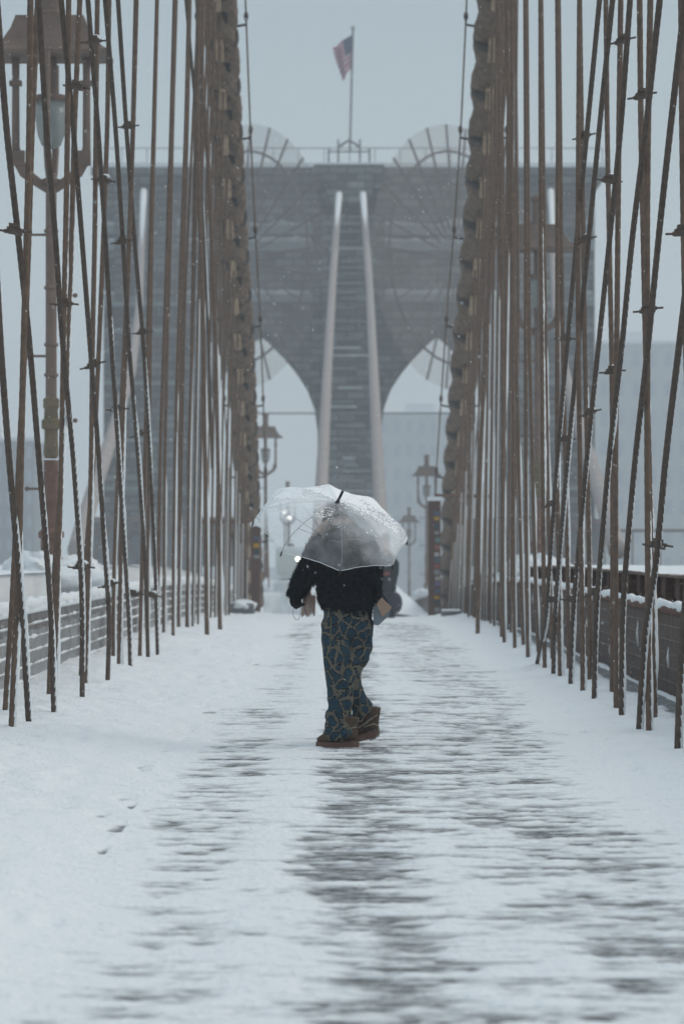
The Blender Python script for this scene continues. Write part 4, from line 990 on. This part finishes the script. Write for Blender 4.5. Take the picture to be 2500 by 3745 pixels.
# hair / hood, face
mb = MB(); mb.ball(P(1224, 1886, .03), .086, .100, .108, 16, 10); mb.tube([P(1234, 1895, -.02), P(1246, 1915, -.04), P(1250, 1945, -.06)], [.075, .066, .045], 12, ry=[.05, .045, .03], ref=(1, 0, 0)); fuse('hair', mb, M['hair'], person, .009, 2, noise=.006, nf=40, tuft=900, tl=.03, seed=8)
mb = MB()
for s in (-1, 1): mb.ball(P(1194 + 4 * s, 1888, .115 + .02 * s), .010, .010, .008, 8, 6)
mb.build('eye', M['black'], person, smooth=True)
# scarf: wrapped at the neck, over the shoulder, tassels hanging beside the sleeve
mb = MB()
ring = [P(1242 + 42 * math.cos(t), 1915 + 14 * math.sin(t) * .6, .02 + .08 * math.sin(t)) for t in np.linspace(0, 2 * math.pi, 17)]
mb.tube(ring, .036, 10, cap=False)
mb.tube([P(1255, 1902, -.05), P(1215, 1912, -.05), P(1180, 1935, -.02), P(1152, 1972, .02), P(1132, 2020, .08), P(1120, 2070, .14), P(1116, 2120, .2), P(1122, 2175, .2), P(1124, 2196, .2)], [.045, .048, .045, .042, .040, .036, .034, .030, .030], 10, ry=[.02] * 9, ref=(1, 0, 0))
sc = fuse('scarf', mb, M['scarf'], person, .008, 2, noise=.006, nf=30, seed=12)
for k in range(11):
    x0 = 1108 + k * 3.9; x1 = 1100 + k * 4.6 + random.uniform(-3, 3); yb = 2250 + random.uniform(-8, 12)
    mb = MB(); mb.tube([P(x0 + 2, 2180, .17 + random.uniform(0, .03)), P(x0, 2215, .17), P(x1, yb - 12, .17), P(x1 + random.uniform(-2, 2), yb, .17)], [.007, .009, .007, .003], 6); t_ = mb.build('tassel', M['scarf'], None, smooth=True); t_.parent = sc
# gloves with separate fingers
def glove(palm, knuckles, tips, thumb, name='glove', r=.011):
    mb = MB(); a, b = palm; mb.tube([a, (Vector(a) + Vector(b)) / 2, b], [.026, .038, .034], 12, ry=[.022, .026, .022])
    for k, m_, t in zip(knuckles, tips[0], tips[1]):
        mb.tube([k, m_, t], [r * 1.15, r * 1.05, r * .8], 8); mb.ball(t, r * .8, n=8, m=6)
    mb.tube(thumb, [r * 1.4, r * 1.2, r * .9], 8); mb.ball(thumb[-1], r * .9, n=8, m=6)
    return fuse(name, mb, M['glove'], person, .0045, 2)
hk = [P(1066 + i * 9, 2203 - i * 1.5, .13) for i in range(4)]
hm = [P(1073 + i * 9.5, 2217 - i * 1.5, .10) for i in range(4)]
ht = [P(1083 + i * 9.2, 2226 - i * 4.5, .14) for i in range(4)]
glove((P(1070, 2178, .15), P(1080, 2205, .15)), hk, (hm, ht), [P(1062, 2196, .17), P(1066, 2214, .19), P(1080, 2226, .18)])
rk = [P(1384 + i * 4, 2182 + i * 4, -.05 + i * .02) for i in range(4)]; rm = [P(1393 + i * 2.5, 2192 + i * 4, -.05 + i * .02) for i in range(4)]; rt = [P(1386 + i * 2, 2200 + i * 3, -.04 + i * .02) for i in range(4)]
glove((P(1372, 2168, -.03), P(1384, 2190, -.03)), rk, (rm, rt), [P(1372, 2186, -.06), P(1376, 2200, -.07), P(1384, 2206, -.06)])

# handbag carried at the hip
bag = empty('handbag', tuple(P(1395, 2240)), 'small grey box handbag with a woven tan flap hanging at the person\'s right hip', 'handbag')
cB = P(1396, 2236, -.02); ux = Vector((.62, -.25, -.74)).normalized(); uy = Vector((.25, .95, -.1)); uy = (uy - ux * uy.dot(ux)).normalized(); uz = ux.cross(uy).normalized()
if uz.x < 0: uz = -uz
def poly_prism(pts, y0, y1):
    a = [P(x, y, y0) for x, y in pts]; b = [P(x, y, y1) for x, y in pts]; n = len(pts)
    return [tuple(q) for q in a + b], [tuple(range(n))] + [tuple(range(2 * n - 1, n - 1, -1))] + [(i, i + n, (i + 1) % n + n, (i + 1) % n) for i in range(n)]
mb = MB(); mb.add(*poly_prism([(1366, 2208), (1394, 2190), (1429, 2226), (1420, 2252), (1384, 2286), (1364, 2284)], -.045, .06)); mb.build('bag_body', M['bag_grey'], bag, bevel=.006)
mb = MB(); mb.add(*poly_prism([(1374, 2204), (1395, 2184), (1432, 2222), (1396, 2257)], -.075, -.048)); mb.build('flap', M['weave'], bag, bevel=.005)
mb = MB(); mb.tube([P(1394, 2184, .0), P(1388, 2168, .0), P(1402, 2180, .0), P(1416, 2204, .0)], .004, 6); mb.tube([P(1396, 2186, -.03), P(1417, 2206, -.03)], .005, 6); mb.build('strap', M['glove'], bag, smooth=True)

# ------------------------------------------------------------------ clear umbrella
umb = empty('umbrella', tuple(P(1222, 1828)), 'clear plastic umbrella dusted with snow, tilted over the person', 'umbrella')
ax = Vector((.20, -.46, .86)).normalized(); e1 = Vector((.956, 0, -.292)); e1 = (e1 - ax * e1.dot(ax)).normalized(); e2 = ax.cross(e1).normalized()
if e2.z > 0: e2 = -e2
RC = P(1209, 1945, -.05); RU = .545; HU = .235
def uprof(s): return math.sin(s * math.pi / 2 * .98) / math.sin(math.pi / 2 * .98), (math.cos(s * math.pi / 2 * .93) - math.cos(math.pi / 2 * .93)) / (1 - math.cos(math.pi / 2 * .93))
tipang = [R(-15 + 45 * k) for k in range(8)]
tipadj = {2: 1.0}
def upt(s, ang, sag=True):
    r, h = uprof(s); k = (ang - tipang[0]) / R(45); fr = k - math.floor(k); sc = 1.0
    m_ = 4 * fr * (1 - fr)
    sc = 1 - (.095 * m_ * s ** 2); lift = -.03 * m_ * math.sin(s * math.pi) + .012 * m_ * s ** 3
    wr = .004 * math.sin(ang * 23 + s * 9) * s * (1 - s * .7) + .003 * math.sin(ang * 41 - s * 13) * s * (1 - s * .7)
    return RC + (e1 * math.cos(ang) + e2 * math.sin(ang)) * (RU * r * sc) + ax * (HU * h + lift + wr)
NA, NS = 160, 22
V_ = []; F_ = []
for i in range(NS + 1):
    s = .02 + .98 * i / NS
    for j in range(NA): V_.append(tuple(upt(s, tipang[0] + 2 * math.pi * j / NA)))
for i in range(NS):
    for j in range(NA): F_.append((i * NA + j, i * NA + (j + 1) % NA, (i + 1) * NA + (j + 1) % NA, (i + 1) * NA + j))
M['pvc'], t, mx, b = see_through('clear_plastic', (.93, .96, .98), .3, rough=.18)
tc = t.nodes.new('ShaderNodeTexCoord'); n1 = t.nodes.new('ShaderNodeTexNoise'); n1.inputs['Scale'].default_value = 9; n1.inputs['Detail'].default_value = 3; t.links.new(tc.outputs['Object'], n1.inputs['Vector'])
r1 = t.nodes.new('ShaderNodeMapRange'); r1.inputs['From Min'].default_value = .35; r1.inputs['From Max'].default_value = .7; r1.inputs['To Min'].default_value = .0; r1.inputs['To Max'].default_value = .14
t.links.new(n1.outputs['Fac'], r1.inputs['Value'])
af_ = t.nodes.new('ShaderNodeAttribute'); af_.attribute_name = 'frost'; ma_ = t.nodes.new('ShaderNodeMath'); ma_.operation = 'ADD'; t.links.new(r1.outputs[0], ma_.inputs[0]); t.links.new(af_.outputs['Fac'], ma_.inputs[1]); t.links.new(ma_.outputs[0], mx.inputs[0])
bp = t.nodes.new('ShaderNodeBump'); bp.inputs['Strength'].default_value = .5; bp.inputs['Distance'].default_value = .02; t.links.new(n1.outputs['Fac'], bp.inputs['Height']); t.links.new(bp.outputs[0], b.inputs['Normal'])
mb = MB(); mb.add(V_, F_); can = mb.build('canopy', M['pvc'], umb, smooth=True)
# snow clinging to the plastic: crisp flecks, thick towards the crown and the upper side
sm_, t, mx, b = see_through('clinging_snow', (.95, .97, .98), 1, rough=.9)
tc = t.nodes.new('ShaderNodeTexCoord'); n1 = t.nodes.new('ShaderNodeTexNoise'); n1.inputs['Scale'].default_value = 75; n1.inputs['Detail'].default_value = 4; n1.inputs['Roughness'].default_value = .7; t.links.new(tc.outputs['Object'], n1.inputs['Vector'])
n2 = t.nodes.new('ShaderNodeTexNoise'); n2.inputs['Scale'].default_value = 7; n2.inputs['Detail'].default_value = 2; t.links.new(tc.outputs['Object'], n2.inputs['Vector'])
at_ = t.nodes.new('ShaderNodeAttribute'); at_.attribute_name = 'snowiness'
def mth(op, a, b_):
    n = t.nodes.new('ShaderNodeMath'); n.operation = op
    for i, q in enumerate((a, b_)):
        if isinstance(q, (int, float)): n.inputs[i].default_value = q
        else: t.links.new(q, n.inputs[i])
    return n.outputs[0]
sm1 = mth('ADD', mth('ADD', n1.outputs['Fac'], mth('MULTIPLY', mth('SUBTRACT', n2.outputs['Fac'], .5), .45)), at_.outputs['Fac'])
r2 = t.nodes.new('ShaderNodeMapRange'); r2.inputs['From Min'].default_value = .66; r2.inputs['From Max'].default_value = .76; t.links.new(sm1, r2.inputs['Value']); t.links.new(r2.outputs[0], mx.inputs[0])
V2 = [tuple(Vector(v) + ax * .004) for v in V_]
mb = MB(); mb.add(V2, F_); sc_ = mb.build('snow_flecks', sm_, None, smooth=True); sc_.parent = can
def up_clear(a): return max(0, math.sin(a)) ** 1.5 * 1.4
at = sc_.data.attributes.new('snowiness', 'FLOAT', 'POINT'); vals = []
for i in range(NS + 1):
    s = .02 + .98 * i / NS
    for j in range(NA):
        a = tipang[0] + 2 * math.pi * j / NA
        up_ = -math.sin(a)                       # +1 on the far, upper side
        left = -math.cos(a)
        v = .17 * (1 - s) ** 1.5 + .17 * max(up_, -.2) + (-.06 if (up_ < 0) else 0) + .05 * math.exp(-((math.atan2(math.sin(a - R(35)), math.cos(a - R(35)))) / .12) ** 2)
        v += .16 * math.exp(-((s - .95) / .05) ** 2) * (1 if up_ > 0 else .3)
        vals.append(v + .045 + .05 * max(0, -math.cos(a)) * s + .22 * max(0, .8 - up_clear(a)) * s ** .7)
at.data.foreach_set('value', np.array(vals, np.float32))
fr_ = can.data.attributes.new('frost', 'FLOAT', 'POINT')
fr_.data.foreach_set('value', np.array([.09 + (.40 + .42 * max(0, -math.cos(tipang[0] + 2 * math.pi * j / NA))) * max(0., min(1., 1.1 - 1.25 * up_clear(tipang[0] + 2 * math.pi * j / NA - R(8)) * (.35 + .65 * (i / NS)) - .25 * (1 - i / NS))) for i in range(NS + 1) for j in range(NA)], np.float32))
for k, a in enumerate(tipang):
    mb = MB(); mb.tube([upt(s, a) - ax * .004 for s in np.linspace(.03, 1, 12)], .0024, 5); mb.build('rib', M['concrete'], umb, smooth=True)
    j = upt(.55, a) - ax * .008; hub = RC + ax * (HU - .30)
    mb = MB(); mb.tube([hub, j], .0018, 5); mb.build('stretcher', M['concrete'], umb, smooth=True)
    tp = upt(1, a); dr = (tp - upt(.93, a)).normalized()
    mb = MB(); mb.tube([tp - dr * .006, tp + dr * .028], [.006, .005], 7); mb.build('tip_cap', M['black'], umb, smooth=True)
apex = RC + ax * HU
mb = MB(); fx_ = Vector((.42, -.25, .87)).normalized(); mb.tube([apex - fx_ * .03, apex - fx_ * .0, apex + fx_ * .03, apex + fx_ * .06, apex + fx_ * .088], [.011, .012, .010, .0095, .009], 12); mb.build('ferrule', M['black'], umb, smooth=True)
hand = P(1078, 2200, .15)
mb = MB(); mb.tube([apex, hand + (apex - hand).normalized() * .05], .0065, 8); mb.build('shaft', M['concrete'], umb, smooth=True)
hd = (hand - apex).normalized(); mb = MB(); mb.tube([hand - hd * .07, hand + hd * .03], .014, 10); mb.build('handle', M['black'], umb, smooth=True)
mb = MB(); lp = [P(1073, 2222, .13)]
for t_ in np.linspace(0, math.pi, 11): lp.append(P(1083.5 - 14 * math.cos(t_), 2240 + 29 * math.sin(t_), .13))
lp.append(P(1098, 2222, .13)); mb.tube(lp, .0018, 5); mb.build('wrist_loop', M['concrete'], umb, smooth=True)
# pale, nearly opaque hem of the canopy
mb = MB(); mb.tube([upt(1, a_) for a_ in np.linspace(tipang[0], tipang[0] + 2 * math.pi, 161)], .0022, 5, cap=False)
M['hem'] = see_through('plastic_hem', (.85, .88, .9), .85, rough=.3)[0]; mb.build('hem', M['hem'], umb, smooth=True)

# second person far behind, with a bag
d2 = 54.0; s2 = FP / d2
def P2(x, y, dy=0): return W(x, y, d2) + Vector((0, dy, 0))
p2 = empty('person', tuple(P2(1418, 2270)), 'distant person in a dark green jacket and dark trousers behind the first person', 'person')
M['dark_coat'] = mat('dark_coat', (.030, .040, .040), .9, col2=(.02, .025, .027), nscale=6); M['dark_trousers'] = mat('dark_trousers', (.03, .038, .055), .9)
def T2(mb, pts, r, ry=None): mb.tube([P2(*p) for p in pts], [a / s2 for a in r], 12, ry=None if ry is None else [a / s2 for a in ry], ref=(1, 0, 0))
mb = MB(); T2(mb, [(1412, 2140), (1412, 2080), (1412, 2020)], [18, 20, 18]); T2(mb, [(1412, 2025), (1410, 1995)], [8, 8]); mb.ball(P2(1410, 1975), .09, .1, .125); T2(mb, [(1403, 2140), (1404, 2280)], [10, 7]); T2(mb, [(1424, 2140), (1428, 2280)], [10, 7]); fuse('body', mb, M['skin'], p2, .03, 1)
mb = MB(); T2(mb, [(1414, 2165), (1414, 2130), (1414, 2080), (1413, 2035), (1412, 2012)], [31, 33, 34, 31, 14], [22, 24, 24, 22, 12]); T2(mb, [(1436, 2035), (1447, 2060), (1446, 2105), (1441, 2145)], [10, 11, 10, 8]); T2(mb, [(1388, 2035), (1379, 2060), (1378, 2105), (1382, 2145)], [10, 11, 10, 8]); fuse('jacket', mb, M['dark_coat'], p2, .022, 2, noise=.02, nf=5)
mb = MB(); T2(mb, [(1406, 2150), (1402, 2210), (1400, 2275)], [18, 14, 11]); T2(mb, [(1424, 2150), (1430, 2210), (1432, 2275)], [18, 14, 11]); fuse('trousers', mb, M['dark_trousers'], p2, .022, 2)
mb = MB(); mb.ball(P2(1410, 1968), .11, .12, .12); mb.build('hat', M['dark_coat'], p2, smooth=True)
for s_ in (1398, 1432): mb = MB(); mb.ball(P2(s_ - 3, 2280, -.03), .06, .14, .05); mb.build('boot', M['black'], p2, smooth=True)
for s_ in ((1441, 2150), (1381, 2150)): mb = MB(); mb.ball(P2(*s_), .05, .05, .07); mb.tube([P2(s_[0], s_[1] + 6), P2(s_[0] - 1, s_[1] + 16)], .02, 6); mb.build('glove', M['dark_coat'], p2, smooth=True)
mb = MB(); mb.box(P2(1392, 0).x, P2(1424, 0).x, d2 - .17, d2 - .15, P2(0, 2104).z, P2(0, 2090).z); mb.build('chest_patch', mat('red_patch', (.24, .085, .075), .8), p2)
bg2 = empty('shoulder_bag', tuple(P2(1446, 2200)), 'round dark purple bag hanging from the distant person\'s hand', 'bag')
mb = MB(); mb.ball(P2(1446, 2205, -.05), .15, .12, .24, 14, 10); mb.build('bag_body', mat('purple_bag', (.05, .045, .07), .8, col2=(.035, .033, .05), nscale=5), bg2, smooth=True)
mb = MB(); mb.tube([P2(1438, 2175), P2(1442, 2155), P2(1452, 2178)], .015, 6); mb.build('strap', M['black'], bg2)

# ------------------------------------------------------------------ falling snow
n = 5200; V_ = []; F_ = []
for k in range(n):
    d = 8.5 + 24 * random.random() ** .8
    x = random.uniform(-50, 2550); y = random.uniform(-50, 3700)
    c = W(x, y, d)
    if c.z < .03: continue
    r = random.uniform(.0010, .0030); dr = Vector((random.uniform(.2, .6), 0, -1)).normalized() * r * random.uniform(1.2, 2.6); sd = Vector((1, 0, .4)).normalized() * r; fw = Vector((0, r, 0))
    b0 = len(V_); V_ += [tuple(c + dr), tuple(c - dr), tuple(c + sd), tuple(c - sd), tuple(c + fw), tuple(c - fw)]
    for a, b, c_ in ((0, 2, 4), (0, 4, 3), (0, 3, 5), (0, 5, 2), (1, 4, 2), (1, 3, 4), (1, 5, 3), (1, 2, 5)): F_.append((b0 + a, b0 + b, b0 + c_))
mb = MB(); mb.add(V_, F_); tag(mb.build('snowflakes', M['snow_rough']), 'fine snowflakes drifting through the air', 'snowflakes', kind='stuff')

# ------------------------------------------------------------------ haze
mb = MB(); mb.box(-700, 700, -60, 1000, -42, 75)
hm_ = bpy.data.materials.new('haze'); hm_.use_nodes = True; t = hm_.node_tree; t.nodes.clear()
o_ = t.nodes.new('ShaderNodeOutputMaterial'); pv = t.nodes.new('ShaderNodeVolumePrincipled'); pv.inputs['Color'].default_value = (.88, .94, 1, 1); pv.inputs['Density'].default_value = .0016
t.links.new(pv.outputs[0], o_.inputs['Volume'])
tag(mb.build('haze', hm_), 'pale falling-snow haze filling the air', 'haze', kind='stuff')
